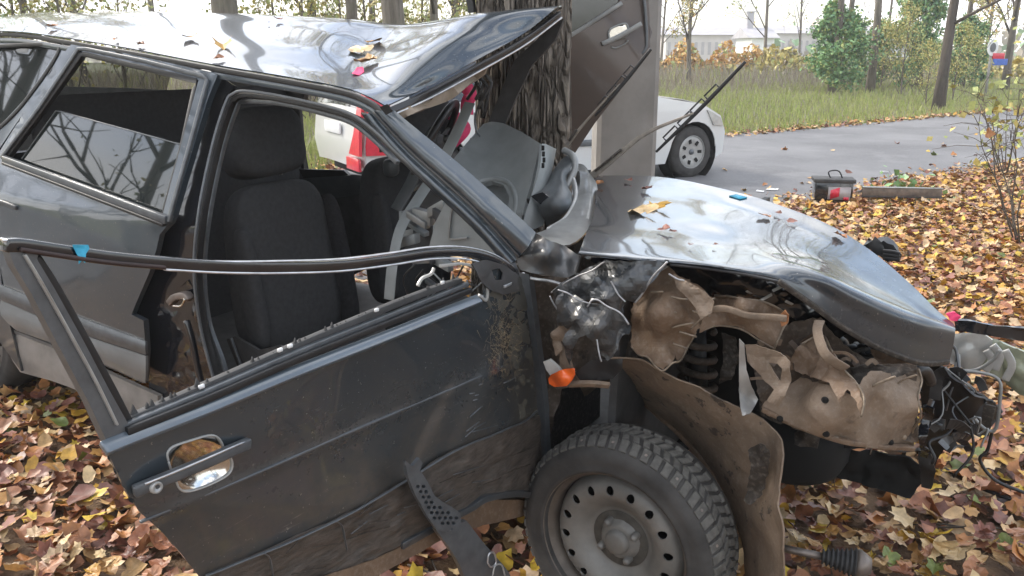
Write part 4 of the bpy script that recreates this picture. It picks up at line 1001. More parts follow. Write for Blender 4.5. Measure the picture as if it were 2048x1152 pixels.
# ---- seats
def pillow(name, c, ax, ay, az, mat, parent, e=.32, n=22, wob=.0, top=1.0):
    """superellipsoid block with half axes ax, ay, az"""
    V, F = [], []; sg = lambda v, p: math.copysign(abs(v) ** p, v)
    for j in range(n + 1):
        th = -math.pi / 2 + math.pi * j / n
        for i in range(2 * n):
            ph = math.pi * i / n
            x = sg(math.cos(th), e) * sg(math.cos(ph), e); y = sg(math.cos(th), e) * sg(math.sin(ph), e); z = sg(math.sin(th), e)
            k = 1 + (top - 1) * (z + 1) / 2
            p = c + ax * x * k + ay * y * k + az * z; V.append(p)
    m = 2 * n
    for j in range(n):
        for i in range(m): F.append((j * m + i, j * m + (i + 1) % m, (j + 1) * m + (i + 1) % m, (j + 1) * m + i))
    V = crump(V, F, wob, 6, 3, False) if wob else V
    return mesh(name, V, F, mat, parent)
def seat(o_c, s0, hz, px_shift=0, name='front_seat', hw=.25):
    # o_c lateral centre, s0 foot of the backrest
    lean = (UP * 1 - CD * .22).normalized(); fw_ = CD * 1 + UP * .22; fw_.normalize()
    b = at_o(*hz[0], o_c); hr_ = at_o(*hz[1], o_c); lean = (hr_ - b); hd_ = lean.length; lean = (UP * 1 - CD * max(.10, -lean.dot(CD) / lean.z)).normalized()
    cs = pillow(name, b + lean * .03 + fw_ * .0, CN * hw, fw_ * .085, lean * .31, M['seat'], W, .45, 22, .006, .86)
    pillow('seat_bolster', b + lean * -.02 - CN * (hw - .03) + fw_ * .05, CN * .03, fw_ * .05, lean * .22, M['seat'], cs, .6, 14, .004, .8)
    pillow('seat_bolster', b + lean * -.02 + CN * (hw - .03) + fw_ * .05, CN * .04, fw_ * .075, lean * .28, M['seat2'], cs, .6, 14, .004, .8)
    pillow('headrest', hr_, CN * .175, fw_ * .085, lean * .125, M['seat'], cs, .55, 18, .004, .92)
    for q in (-.06, .06): tube('headrest_rod', [b + lean * .36 + CN * q, b + lean * .45 + CN * q], .007, M['steel'], cs)
    pillow('seat_cushion', b - lean * .36 + CD * .24, CN * hw, CD * .27, UP * .085, M['seat'], cs, .4, 18, .006)
    return cs
seat(.50, 0, ((572, 545), (526, 284)))
seat(1.12, 0, ((800, 470), (850, 262)), hw=.20)
# seat-side lever and cover
sheet('seat_side_cover', [(455, 678), (472, 672), (520, 700), (560, 690), (590, 700), (600, 730), (480, 740)], at_o, M['trim'], W, .22, solid=.01)
bar('seat_lever', [at_o(x, y, .20) for x, y in [(462, 676), (478, 720), (492, 760)]], .008, .01, CN, M['grey'], W, 8)
# belts
bar('seat_belt', [at_o(x, y, o) for x, y, o in [(940, 205, .72), (915, 262, .66), (880, 330, .6), (835, 400, .5), (800, 460, .42), (785, 530, .36), (778, 600, .34)]], .042, .003, CN, M['dash'], W, 40)
0 and bar('seat_belt', [at_o(x, y, o) for x, y, o in [(612, 225, .5), (625, 300, .48), (640, 340, .46), (665, 420, .4), (700, 500, .34), (735, 600, .3)]], .012, .003, CN, M['grey'], W, 40)
bar('grab_strap', [at_o(x, y, o) for x, y, o in [(872, 258, .9), (850, 290, .86), (825, 360, .8), (792, 420, .74)]], .05, .006, CN, M['dash2'], W, 30)
pillow('belt_reel', at_o(782, 335, .95), CD * .03, CN * .03, UP * .036, M['dash2'], W, .7, 12)
# steering wheel and column
swc = at_o(868, 292, .98); Sx = orient(swc, (CD * -.8 + UP * .45 - CN * .35))
v, f = lathe([(.185 + .014 * math.cos(t), .014 * math.sin(t)) for t in np.linspace(0, 2 * math.pi, 11)[:-1]], 48, True)
sw = mesh('steering_wheel', [Sx @ p for p in v], f, M['black'], W)
pillow('wheel_hub', swc, (Sx.to_3x3() @ Vector((.03, 0, 0))), (Sx.to_3x3() @ Vector((0, .06, 0))), (Sx.to_3x3() @ Vector((0, 0, .05))), M['trim'], sw, .6, 12)
for a in (.3, 2.84): bar('wheel_spoke', [Sx @ Vector((0, .05 * math.cos(a), .05 * math.sin(a))), Sx @ Vector((0, .18 * math.cos(a), .18 * math.sin(a)))], .03, .012, (Sx.to_3x3() @ Vector((1, 0, 0))), M['trim'], sw)
# ---- dashboard pushed up and out of the windscreen opening
def dfun(x, y): return .60 + .30 * max(0, min(1, (430 - y) / 180)) + .10 * math.cos((x - 1000) / 60)
dash = sheet('dashboard', [(900, 328), (930, 292), (966, 252), (985, 244), (1010, 250), (1050, 268), (1085, 290), (1076, 330), (1066, 372), (1052, 420), (1042, 470), (1010, 460), (975, 425), (925, 372), (895, 350)], at_o, M['dash'], W, dfun, [[(948, 392), (955, 374), (985, 366), (1010, 374), (1022, 396), (1018, 428), (1000, 440), (975, 415)]], step=9, solid=.02, amp=.0, bevel=.004)
sheet('vent_recess', [(944, 395), (952, 370), (985, 361), (1014, 370), (1027, 396), (1022, 434), (1000, 446), (972, 418)], at_o, M['dash'], dash, lambda x, y: dfun(x, y) + .06, step=9, solid=.006)
bar('vent_rim', [at_o(x, y, dfun(x, y) - .014) for x, y in [(940, 396), (950, 368), (985, 358), (1016, 366), (1032, 396), (1028, 436), (1018, 456)]], .018, .014, CN, M['dash'], dash, 30, .005)
loft('dash_shoulder', [[(1082, 288, .80), (1078, 330, .74), (1068, 372, .70), (1052, 425, .64), (1040, 470, .60)], [(1092, 290, .84), (1094, 330, .80), (1086, 372, .74), (1072, 420, .66), (1058, 462, .62)], [(1110, 298, .95), (1104, 330, .9), (1098, 360, .84), (1096, 410, .72), (1085, 452, .66)]], at_o, 24, 10, M['dash'], W, solid=.01)
for (x, y) in ((1086, 296), (1087, 308), (1088, 320), (1086, 331), (1056, 402), (1052, 410)): box('defroster_slot', at_o(x, y, .70), CD * .008, CN * .006, UP * .016, M['hole'], dash, 0)
ih = [[(1150, 312, 1.0), (1130, 318, .96), (1112, 340, .9), (1092, 366, .84), (1062, 388, .74)],
      [(1145, 330, .9), (1128, 335, .88), (1116, 352, .80), (1098, 378, .68), (1068, 398, .66)],
      [(1132, 352, .86), (1124, 358, .78), (1124, 380, .66), (1108, 400, .58), (1078, 412, .62)],
      [(1128, 380, .86), (1140, 392, .72), (1138, 410, .62), (1118, 424, .58), (1088, 432, .62)],
      [(1136, 410, .82), (1142, 424, .72), (1130, 436, .66), (1112, 444, .64), (1094, 448, .68)]]
loft('instrument_hood', ih, at_o, 26, 22, M['dash2'], W, solid=.008, amp=.004, scale=9)
sheet('instrument_face', [(1062, 392), (1085, 384), (1110, 402), (1108, 412), (1080, 408)], at_o, M['gloss'], W, .60, step=8, solid=.004)
tube('cowl_arc', [at_o(x, y, o) for x, y, o in [(1128, 300, .95), (1146, 312, .93), (1150, 335, .9), (1142, 358, .86), (1132, 378, .82)]], .012, M['pale'], W, 8, 24)
cw = [[(1152, 330, 1.0), (1160, 352, .9), (1158, 390, .75), (1140, 430, .55), (1105, 456, .4), (1070, 470, .3)],
      [(1165, 332, .98), (1178, 360, .88), (1178, 400, .7), (1160, 440, .5), (1128, 468, .35), (1088, 480, .22)],
      [(1174, 338, .96), (1192, 372, .86), (1194, 412, .7), (1182, 452, .48), (1155, 485, .3), (1120, 500, .14)]]
loft('cowl_panel', cw, at_o, 30, 14, M['pale'], W, solid=.006, amp=.005, scale=7)
bar('cowl_rim', [at_o(x, y, o) for x, y, o in [(1140, 345, .92), (1150, 375, .8), (1148, 405, .68), (1128, 440, .52), (1095, 462, .38)]], .02, .012, CN, M['chromeish'], W, 24, .004)
tube('bonnet_cable', [at_o(x, y, o) for x, y, o in [(1192, 400, .62), (1190, 430, .55), (1178, 470, .36), (1160, 515, .16), (1150, 560, .06), (1140, 600, .0)]], .0035, M['black'], W, 6, 24)
# lower dashboard, glove box and torn innards
gb = sheet('glove_box', [(905, 388), (940, 408), (985, 450), (1008, 492), (1010, 512), (930, 512), (860, 505), (878, 440)], at_o, M['dash'], W, .34, step=12, solid=.03, bevel=.004)
bar('glove_box_rim', [at_o(x, y, .318) for x, y in [(925, 408), (906, 412), (898, 470), (905, 478), (935, 476)]], .006, .006, CN, M['pale'], gb, 20)
sheet('heater_box', [(830, 400), (860, 380), (905, 392), (880, 440), (862, 505), (800, 512), (812, 450)], at_o, M['trim'], W, .62, step=12, amp=.02, scale=12, solid=.01)
for k in range(16):
    x = random.uniform(806, 890); y = random.uniform(395, 570)
    box('dash_bracket', at_o(x, y, .5 + random.uniform(-.06, .06)), (CD * random.uniform(.02, .09) + UP * random.uniform(-.04, .04)), CN * .03, UP * random.uniform(.012, .05), random.choice([M['trim'], M['dash2'], M['dash'], M['pale']]), W, .002)
for k in range(9):
    x = random.uniform(830, 990); y = random.uniform(520, 575); p = at_o(x, y, .3)
    tube('wire', [p, p + Vector((random.uniform(-.05, .05), .02, -.05)), p + Vector((random.uniform(-.1, .1), .04, random.uniform(-.12, .02)))], .003, random.choice([M['black'], M['grey'], M['dash']]), W, 5, 10)
pillow('sun_visor_clip', at_o(893, 300 - 22, .82), CD * .012, CN * .012, UP * .016, M['black'], W, .8, 8)
tube('hanging_cord', [at_o(x, y, .78) for x, y in [(955, 150), (962, 170), (960, 200), (950, 235), (953, 262), (960, 272)]], .004, M['dash2'], W, 6, 20)
for k in range(7):
    x = 940 + k * 5; p = at_o(x, 150 + k % 3 * 6, .7); tube('torn_trim', [p, p + Vector((.02, 0, -.03)), p + Vector((random.uniform(-.03, .03), .01, -.08 - .02 * (k % 3)))], .006, random.choice([M['trim'], M['liner'], M['black']]), W, 5, 8)
# ---- cowl corner and hood
sheet('wing_corner', [(1000, 418), (1040, 448), (1070, 466), (1095, 478), (1130, 492), (1158, 512), (1150, 548), (1128, 556), (1060, 546), (1040, 540), (1024, 500)], at_o, M['wing'], W, [(1000, 418, .05), (1070, 466, .04), (1130, 492, .12), (1158, 512, .10), (1128, 556, .02), (1060, 546, .0), (1024, 500, .0), (1090, 510, -.02)], step=8, amp=.006, scale=13, solid=.004)
hr = [
 [(1186, 352, 1.14), (1250, 352, 1.18), (1330, 357, 1.22), (1420, 372, 1.10), (1500, 393, .98), (1580, 418, .88), (1660, 452, .80), (1740, 502, .72), (1820, 568, .62), (1870, 618, .54), (1908, 650, .47)],
 [(1190, 378, .84), (1255, 378, .92), (1335, 384, .97), (1425, 400, .90), (1505, 424, .80), (1580, 450, .72), (1655, 484, .65), (1730, 530, .58), (1805, 585, .52), (1862, 628, .48), (1908, 655, .455)],
 [(1188, 425, .46), (1260, 426, .54), (1340, 432, .60), (1425, 446, .56), (1505, 468, .52), (1580, 492, .48), (1650, 522, .45), (1720, 560, .43), (1795, 604, .42), (1856, 640, .43), (1908, 661, .43)],
 [(1180, 450, .28), (1257, 452, .36), (1340, 459, .42), (1425, 471, .42), (1500, 490, .38), (1577, 511, .33), (1648, 538, .30), (1717, 573, .31), (1791, 608, .335), (1853, 636, .375), (1908, 657, .42)],
 [(1172, 468, .13), (1255, 475, .21), (1340, 482, .27), (1425, 493, .29), (1500, 508, .26), (1575, 528, .17), (1645, 553, .155), (1712, 586, .185), (1785, 620, .235), (1850, 644, .30), (1908, 662, .385)],
 [(1160, 500, -.05), (1250, 510, .02), (1340, 518, .08), (1420, 526, .08), (1490, 536, .09), (1560, 550, .10), (1632, 580, .14), (1700, 622, .175), (1774, 662, .225), (1847, 690, .295), (1904, 694, .377)],
 [(1156, 510, -.06), (1250, 519, .01), (1340, 527, .07), (1420, 535, .07), (1490, 546, .07), (1558, 560, .09), (1622, 606, .13), (1690, 655, .17), (1765, 696, .22), (1842, 722, .29), (1898, 720, .37)]]
hood = bv(loft('hood', hr, at_o, 150, 70, M['hood'], W, amp=.0035, scale=4.5, solid=.004, ridged=False))
# rolled dirty edge under the hood side
e1 = [(1556, 562, .085), (1622, 608, .125), (1690, 657, .165), (1765, 699, .215), (1842, 726, .285), (1896, 724, .365)]
bar('hood_edge', [at_o(*p) for p in e1], .012, .01, CN, M['brown'], hood, 40)
bar('hood_edge', [at_o(x, y + 1, .068) for x, y in [(1340, 528), (1420, 537), (1490, 548), (1556, 562)]], .006, .008, CN, M['black'], hood, 30)
sheet('hood_underside', [(1160, 512), (1340, 530), (1490, 548), (1560, 563), (1622, 610), (1700, 664), (1660, 690), (1570, 630), (1428, 596), (1345, 548), (1215, 540)], at_o, M['gloss'], W, .30, step=14, amp=.02, scale=9, solid=.006)
# ---- wipers
def wiper(base, elbow, hook, b0, b1, oo, w0=.02):
    wp = bar('wiper', [at_o(base[0], base[1], oo), at_o((base[0] * .6 + elbow[0] * .4), (base[1] * .6 + elbow[1] * .4), oo), at_o(elbow[0], elbow[1], oo), at_o(hook[0], hook[1], oo)], lambda t: w0 * (1 - .72 * t), .008, CN, M['wipe'], W, 14)
    bar('wiper_blade', [at_o(x, y, oo) for x, y in (b0, ((b0[0] + b1[0]) / 2, (b0[1] + b1[1]) / 2 + 3), b1)], lambda t: .010 * (1 - abs(t - .55) ** 2 * 1.6) + .003, .006, CN, M['black'], wp, 16)
    for q in (.12, .28, .42, .58):
        a = Vector((b0[0], b0[1])).lerp(Vector((b1[0], b1[1])), q); b = Vector((b0[0], b0[1])).lerp(Vector((b1[0], b1[1])), q + .13); nn = Vector((b0[1] - b1[1], b1[0] - b0[0])).normalized() * -10
        bar('blade_bridge', [at_o(a.x, a.y, oo), at_o(a.x + nn.x, a.y + nn.y, oo), at_o(b.x + nn.x, b.y + nn.y, oo), at_o(b.x, b.y, oo)], .005, .005, CN, M['black'], wp, 0)
    v, f = lathe([(0, .03), (.018, .03), (.022, .0), (.022, -.03)], 14); Mx = orient(at_o(base[0], base[1], oo), UP); mesh('wiper_spindle', [Mx @ p for p in v], f, M['steel'], wp)
    bar('wiper_spring', [at_o(base[0] + 6, base[1] - 10, oo - .01), at_o(base[0] + (elbow[0] - base[0]) * .55, base[1] + (elbow[1] - base[1]) * .55 - 7, oo - .01)], .008, .008, CN, M['brown'], wp)
M['wipe'] = simple('weathered wiper arm', (.22, .195, .165), .5, .2, .35, 30)
wiper((1184, 352), (1290, 268), (1388, 226), (1312, 304), (1491, 123), .92, .026)
wiper((1132, 292), (1170, 245), (1240, 168), (1190, 232), (1302, 98), .98, .016)
# ---- crushed wing, inner structure
sheet('inner_panel', [(1044, 548), (1160, 560), (1290, 620), (1300, 700), (1250, 745), (1120, 780), (1090, 900), (1066, 780)], at_o, M['brown2'], W, .16, step=12, amp=.02, scale=11, solid=.004)
bar('panel_seam', [at_o(x, y, .03) for x, y in [(1044, 546), (1060, 556), (1100, 562), (1128, 570)]], .006, .01, CN, M['edge'], W, 14)
fp = [(1104, 582), (1130, 562), (1165, 543), (1210, 520), (1255, 524), (1338, 520), (1320, 545), (1290, 580), (1270, 606), (1252, 600), (1248, 630), (1232, 618), (1205, 606), (1172, 600), (1168, 616), (1140, 632), (1122, 640), (1112, 612)]
wing = sheet('crushed_wing', fp, at_o, M['wing'], W, [(1104, 582, -.02), (1165, 543, .06), (1210, 520, .08), (1255, 560, .0), (1338, 520, .06), (1270, 606, .02), (1205, 600, -.04), (1150, 600, .03), (1122, 640, -.03), (1190, 560, -.02)], step=6, amp=0.013, scale=20, solid=.003, jag=1.5, smooth=False, ridged='fold', seed=1)
sheet('wing_fold', [(1112, 600), (1134, 574), (1150, 590), (1180, 610), (1174, 630), (1150, 640), (1128, 668), (1116, 650)], at_o, M['wing'], wing, [(1112, 600, -.05), (1134, 574, .02), (1180, 610, -.04), (1150, 640, -.06), (1128, 668, .0)], step=6, amp=0.01, scale=22, solid=.003, jag=1.5, smooth=False, ridged='fold', seed=2)
sheet('wing_fold', [(1130, 668), (1162, 622), (1180, 604), (1205, 608), (1240, 625), (1262, 652), (1258, 670), (1244, 672), (1236, 700), (1214, 722), (1202, 712), (1196, 686), (1176, 668), (1158, 676), (1146, 700), (1140, 730), (1128, 700)], at_o, M['wing'], wing, [(1130, 668, -.05), (1180, 604, -.03), (1262, 652, .03), (1240, 680, .0), (1196, 660, -.09), (1214, 722, -.02), (1158, 676, -.06), (1140, 730, .0)], step=6, amp=0.011, scale=20, solid=.003, jag=2, smooth=False, ridged='fold', seed=3)
# bright torn edges of the sheet metal
def rim_(P, wd_=.004, o0=-.03, amp=.01, seed=0, parent=None): return bar('torn_edge', wav([at_o(x, y, o0) for x, y in P], 30, amp * 1.3, seed), wd_ * .6, .003, CN, M['edge2'], parent or wing, 0, .0)
rim_([(1104, 584), (1134, 562), (1165, 545), (1208, 524)], .006, 0.0)
rim_([(1122, 582), (1140, 590), (1156, 602), (1176, 612)], .005, -.05)
rim_([(1168, 618), (1180, 604), (1200, 604), (1236, 620), (1258, 645)], .006, -.05, seed=3)
rim_([(1104, 590), (1112, 620), (1130, 634)], .005, -.03, seed=4)
rim_([(1190, 666), (1198, 690), (1206, 716)], .005, -.07, seed=5)
rim_([(1270, 606), (1290, 580), (1312, 548), (1334, 522)], .007, .015, .004, 6)
rim_([(1226, 565), (1240, 590), (1256, 604)], .005, -.02, .012, 7)
sheet('torn_bracket', [(1100, 668), (1118, 652), (1140, 660), (1138, 676), (1118, 684), (1122, 700), (1112, 712), (1104, 692)], at_o, M['tan2'], wing, -.02, step=6, amp=.01, scale=20, jag=1.5)
sheet('torn_bracket', [(1120, 700), (1128, 660), (1136, 700), (1146, 738), (1136, 748), (1118, 738)], at_o, M['tan2'], wing, .0, step=6, amp=.006, scale=20, jag=1)
# tan torn sheets
t1 = sheet('torn_panel', [(1268, 604), (1285, 575), (1312, 545), (1334, 532), (1350, 548), (1400, 572), (1428, 600), (1412, 640), (1392, 664), (1378, 690), (1366, 712), (1356, 722), (1350, 710), (1344, 726), (1326, 740), (1312, 732), (1298, 716), (1276, 708), (1264, 694), (1262, 640)], at_o, M['tan'], W, [(1268, 604, .10), (1334, 532, .12), (1320, 630, .02), (1428, 600, .14), (1378, 690, .10), (1326, 740, .04), (1262, 660, .10)], step=6, amp=0.0075, scale=15, solid=.002, jag=2.5, smooth=False, ridged='fold', seed=4)
rim_([(1338, 548), (1352, 560), (1366, 562)], .006, .03, .01, 8, t1)
sheet('torn_flap', [(1345, 548), (1372, 562), (1410, 585), (1428, 604), (1424, 625), (1400, 640), (1390, 615), (1368, 590), (1350, 572)], at_o, M['tan2'], t1, [(1345, 548, .06), (1428, 604, .04), (1400, 640, .02), (1368, 590, .04)], step=6, amp=.006, scale=16, smooth=False)
t2 = sheet('chassis_rail', [(1404, 640), (1428, 592), (1480, 594), (1530, 606), (1572, 624), (1576, 640), (1566, 655), (1556, 680), (1546, 698), (1520, 680), (1498, 664), (1470, 652), (1430, 650), (1400, 664)], at_o, M['tan'], W, [(1404, 640, .10), (1430, 594, .16), (1572, 624, .14), (1546, 698, .10), (1480, 655, .10), (1490, 620, .06)], step=6, amp=0.006, scale=15, solid=.002, jag=1.5, smooth=False, ridged='fold', seed=5)
bar('rail_fold', wav([at_o(x, y, .055) for x, y in [(1408, 626), (1440, 618), (1490, 628), (1530, 634), (1572, 640)]], 24, .008), .014, .01, CN, M['tan2'], t2)
sheet('rail_rust', [(1556, 634), (1570, 620), (1578, 630), (1574, 648), (1562, 654)], at_o, simple('fresh rust', (.35, .15, .06), .8, 0, .4, 40, .3), t2, .075, step=5, amp=.006, scale=30, jag=1)
def edge_of(P, ctrl, mt, parent, w_=.004, k0=0, k1=None):
    g_ = ctrl_o(ctrl) if isinstance(ctrl, list) else (lambda a, b: ctrl)
    Q = [at_o(x, y, g_(x, y) - .004) for x, y in P[k0:k1]]
    bar('torn_edge', wav(Q, max(20, len(Q) * 5), .007, len(P)), w_, .003, CN, mt, parent, 0, 0)
M['tedge'] = simple('bent bare edge', (.19, .15, .11), .5, .3, .45, 50)
C1 = [(1268, 604, .10), (1334, 532, .12), (1320, 630, .02), (1428, 600, .14), (1378, 690, .10), (1326, 740, .04), (1262, 660, .10)]
edge_of([(1268, 604), (1285, 575), (1312, 545), (1334, 532)], C1, M['edge2'], t1, .006)
edge_of([(1392, 664), (1378, 690), (1366, 712), (1356, 722), (1344, 726), (1326, 740), (1312, 732), (1298, 716), (1276, 708), (1264, 694)], C1, M['tedge'], t1)
C2 = [(1404, 640, .10), (1430, 594, .16), (1572, 624, .14), (1546, 698, .10), (1480, 655, .10), (1490, 620, .06)]
edge_of([(1428, 592), (1480, 594), (1530, 606), (1572, 624), (1576, 640), (1566, 655), (1556, 680), (1546, 698)], C2, M['tedge'], t2)
edge_of([(1546, 698), (1520, 680), (1498, 664), (1470, 652), (1430, 650), (1404, 660)], C2, M['tedge'], t2, .003)
for k in range(10):
    x = random.uniform(1290, 1400); y = random.uniform(570, 690); p = at_o(x, y, .045)
    bar('crease_ridge', wav([p, p + CD * random.uniform(.02, .05) + UP * random.uniform(-.01, .03)], 8, .006, k), .004, .003, CN, M['tedge'], t1, 0, 0)
# dark engine bay volume behind
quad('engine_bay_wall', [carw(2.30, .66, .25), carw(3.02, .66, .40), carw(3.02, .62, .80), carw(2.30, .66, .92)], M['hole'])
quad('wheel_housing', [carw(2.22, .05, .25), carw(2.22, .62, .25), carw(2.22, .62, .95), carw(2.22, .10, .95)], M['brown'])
0 and quad('engine_tray', [carw(2.45, .35, .26), carw(2.95, .3, .30), carw(2.95, 1.2, .30), carw(2.45, 1.3, .26)], M['hole'])
pillow('engine_block', carw(2.8, .9, .56), CD * .22, CN * .2, UP * .22, M['trim'], W, .3, 12, .02)
pillow('bay_shadow_block', carw(2.75, .75, .36), CD * .22, CN * .2, UP * .1, M['hole'], W, .5, 12, .01)  # black block added where the shadow below the engine bay lies
# coil spring of the strut
hp = []
for i in range(120):
    a = i / 119; hp.append(at_o(1393 + 2 * a, 660 + 120 * a, .40) + (CD * math.cos(a * 2 * math.pi * 4.3) + CN * math.sin(a * 2 * math.pi * 4.3)) * .046)
tube('coil_spring', hp, .010, M['brown2'], W, 7)
tube('strut', [at_o(1393, 640, .40), at_o(1398, 800, .40)], .025, M['black'], W, 12)
# inner arch liner sweeping down in front of the wheel
ln = [
 [(1150, 750, .10), (1240, 715, .10), (1330, 748, .10), (1420, 790, .10), (1500, 828, .09), (1552, 868, .06), (1562, 920, .03), (1552, 1000, .01), (1566, 1070, .0), (1562, 1170, .0)],
 [(1160, 775, .20), (1236, 752, .20), (1310, 790, .20), (1385, 835, .18), (1450, 880, .15), (1500, 930, .12), (1520, 980, .10), (1520, 1030, .09), (1530, 1085, .09), (1525, 1170, .09)],
 [(1168, 790, .34), (1230, 768, .34), (1290, 815, .34), (1350, 868, .32), (1400, 925, .28), (1440, 985, .24), (1462, 1030, .22), (1475, 1070, .20), (1485, 1110, .20), (1490, 1170, .2)]]
ln_o = loft('arch_liner', ln, at_o, 80, 26, M['linr'], W, amp=.007, scale=7, solid=.004)
0 and bar('liner_rim', [at_o(x, y, o) for x, y, o in [(1250, 735, .09), (1330, 750, .09), (1420, 792, .09), (1500, 830, .08), (1552, 870, .05), (1562, 922, .02), (1552, 1002, .0)]], .012, .02, CN, M['tan'], ln_o, 40)
bar('liner_rim', [at_o(x, y, o - .01) for x, y, o in [(1236, 764, .34), (1296, 812, .34), (1356, 866, .32), (1406, 922, .28), (1446, 982, .24)]], .012, .012, CN, M['tan'], ln_o, 30)
# indicator and lamp remains
sheet('side_indicator', [(1100, 756), (1106, 748), (1128, 742), (1150, 736), (1148, 752), (1134, 768), (1112, 772), (1102, 768)], at_o, M['orange'], W, [(1100, 756, -.03), (1126, 755, -.07), (1150, 736, -.02), (1112, 772, -.04)], step=5, solid=.012)
sheet('lamp_shell', [(1088, 722), (1100, 718), (1116, 732), (1126, 744), (1104, 752), (1094, 738)], at_o, M['clear'], W, -.03, step=6, solid=.01)
sheet('mud_flap', [(1150, 745), (1180, 722), (1245, 718), (1244, 738), (1226, 758), (1205, 762), (1160, 760)], at_o, M['black'], W, -.01, step=8, amp=.006, scale=14)
band('lamp_bracket', [(1140, 764), (1180, 762), (1220, 766)], [(1138, 773), (1180, 772), (1218, 775)], M['tan2'], W, -.02, .006, at_o)
# front sheet metal pieces
sheet('tin_strip', [(1478, 678), (1488, 690), (1492, 740), (1502, 770), (1516, 800), (1502, 826), (1484, 832), (1478, 760)], at_o, M['chromeish'], W, [(1478, 678, .02), (1484, 832, .0), (1516, 800, .10), (1492, 740, .04)], step=7, amp=.004, scale=16)
sheet('torn_bracket', [(1490, 690), (1512, 688), (1560, 706), (1580, 722), (1582, 762), (1572, 790), (1556, 814), (1536, 800), (1548, 780), (1530, 762), (1496, 722)], at_o, M['tan2'], W, [(1490, 690, .06), (1580, 722, .04), (1556, 814, .02), (1496, 722, .06)], [[(1536, 726), (1548, 742), (1560, 762), (1566, 736), (1556, 728)]], step=6, amp=0.005, scale=18, jag=1, smooth=False, ridged='fold', seed=6)
sheet('dark_plate', [(1512, 690), (1520, 830), (1560, 850), (1600, 840), (1600, 700), (1560, 660)], at_o, M['brown'], W, .24, step=10, amp=.008)
sheet('inner_wing', [(1496, 700), (1560, 650), (1640, 636), (1700, 700), (1760, 728), (1834, 730), (1836, 884), (1700, 872), (1600, 850), (1530, 820)], at_o, M['brown2'], W, .21, step=8, amp=0.016, scale=12, solid=.002, jag=2, smooth=False, ridged='fold', seed=10)
sheet('torn_gusset', [(1596, 690), (1624, 660), (1650, 690), (1668, 740), (1650, 770), (1612, 750), (1600, 726)], at_o, M['tan'], W, [(1596, 690, .22), (1650, 690, .14), (1650, 770, .10), (1612, 750, .2)], step=6, amp=.014, scale=12, solid=.002, jag=2.5, smooth=False)
sheet('torn_gusset', [(1440, 668), (1470, 676), (1476, 720), (1462, 760), (1436, 770), (1446, 720)], at_o, M['brown'], W, .26, step=7, amp=.012, scale=14, solid=.002, jag=2, smooth=False)
sheet('torn_gusset', [(1740, 700), (1790, 712), (1830, 730), (1812, 760), (1776, 752), (1750, 736)], at_o, M['tan'], W, .26, step=6, amp=.014, scale=14, solid=.002, jag=2.5, smooth=False)
for k in range(26):
    x = random.uniform(1500, 1740); y = random.uniform(665, 760) + max(0, (x - 1580) * .35)
    p = at_o(x, y, random.uniform(.12, .26)); L_ = random.uniform(.02, .07); a = random.uniform(-1, .6); q = p + CD * L_ * math.cos(a) + UP * L_ * math.sin(a)
    bar('torn_strip', wav([p, p.lerp(q, .5) + UP * .01, q], 8, .008, k), random.uniform(.006, .016), .002, CN, random.choice([M['tan'], M['tan2'], M['brown'], M['steel']]), W, 0, 0, smooth=False)
sheet('mud_patch', [(1496, 900), (1520, 886), (1538, 900), (1536, 940), (1524, 990), (1500, 1010), (1486, 1000), (1500, 950)], at_o, M['brown'], W, [(1496, 900, .055), (1538, 900, .03), (1500, 1010, .055), (1486, 1000, .07)], step=6, amp=.004, scale=26, solid=.001, jag=3, smooth=False)
bc = sheet('torn_crossmember', [(1582, 716), (1600, 690), (1640, 672), (1664, 700), (1690, 740), (1712, 764), (1726, 800), (1724, 832), (1716, 806), (1694, 780), (1678, 806), (1660, 770), (1620, 752), (1590, 742)], at_o, M['tan'], W, [(1582, 716, .14), (1640, 672, .18), (1690, 740, .08), (1726, 832, .0), (1678, 806, .02)], step=6, amp=0.009, scale=17, jag=2.5, solid=.002, smooth=False, ridged='fold', seed=7)
bar('torn_strip', wav([at_o(x, y, o) for x, y, o in [(1640, 640, .12), (1634, 668, .08), (1644, 700, .05), (1664, 722, .05), (1692, 738, .08)]], 24, .004), .022, .004, CN, M['tan2'], W, 0)
fb = sheet('front_panel', [(1524, 812), (1545, 790), (1580, 770), (1600, 756), (1660, 770), (1700, 790), (1740, 742), (1790, 748), (1838, 736), (1842, 760), (1834, 790), (1838, 830), (1826, 862), (1828, 898), (1806, 902), (1782, 894), (1760, 896), (1690, 886), (1640, 872), (1600, 856), (1556, 834), (1528, 826)], at_o, M['tan2'], W, [(1524, 812, .10), (1600, 760, .14), (1700, 800, .06), (1838, 736, .22), (1828, 898, .24), (1690, 886, .10), (1640, 830, .04), (1760, 830, .12)], [[(1664, 876), (1672, 874), (1676, 880), (1668, 882)], [(1546, 828), (1552, 826), (1554, 833), (1548, 834)]], step=6, amp=0.008, scale=11, solid=.002, jag=2.2, smooth=False, ridged='fold', seed=8)
C3 = [(1524, 812, .10), (1600, 760, .14), (1700, 800, .06), (1838, 736, .22), (1828, 898, .24), (1690, 886, .10), (1640, 830, .04), (1760, 830, .12)]
edge_of([(1838, 736), (1842, 760), (1834, 790), (1838, 830), (1826, 862), (1828, 898)], C3, M['tedge'], fb)
edge_of([(1600, 690), (1640, 672), (1664, 700), (1690, 740), (1712, 764), (1726, 800), (1724, 832)], [(1582, 716, .14), (1640, 672, .18), (1690, 740, .08), (1726, 832, .0)], M['tedge'], fb)
g3 = ctrl_o(C3)
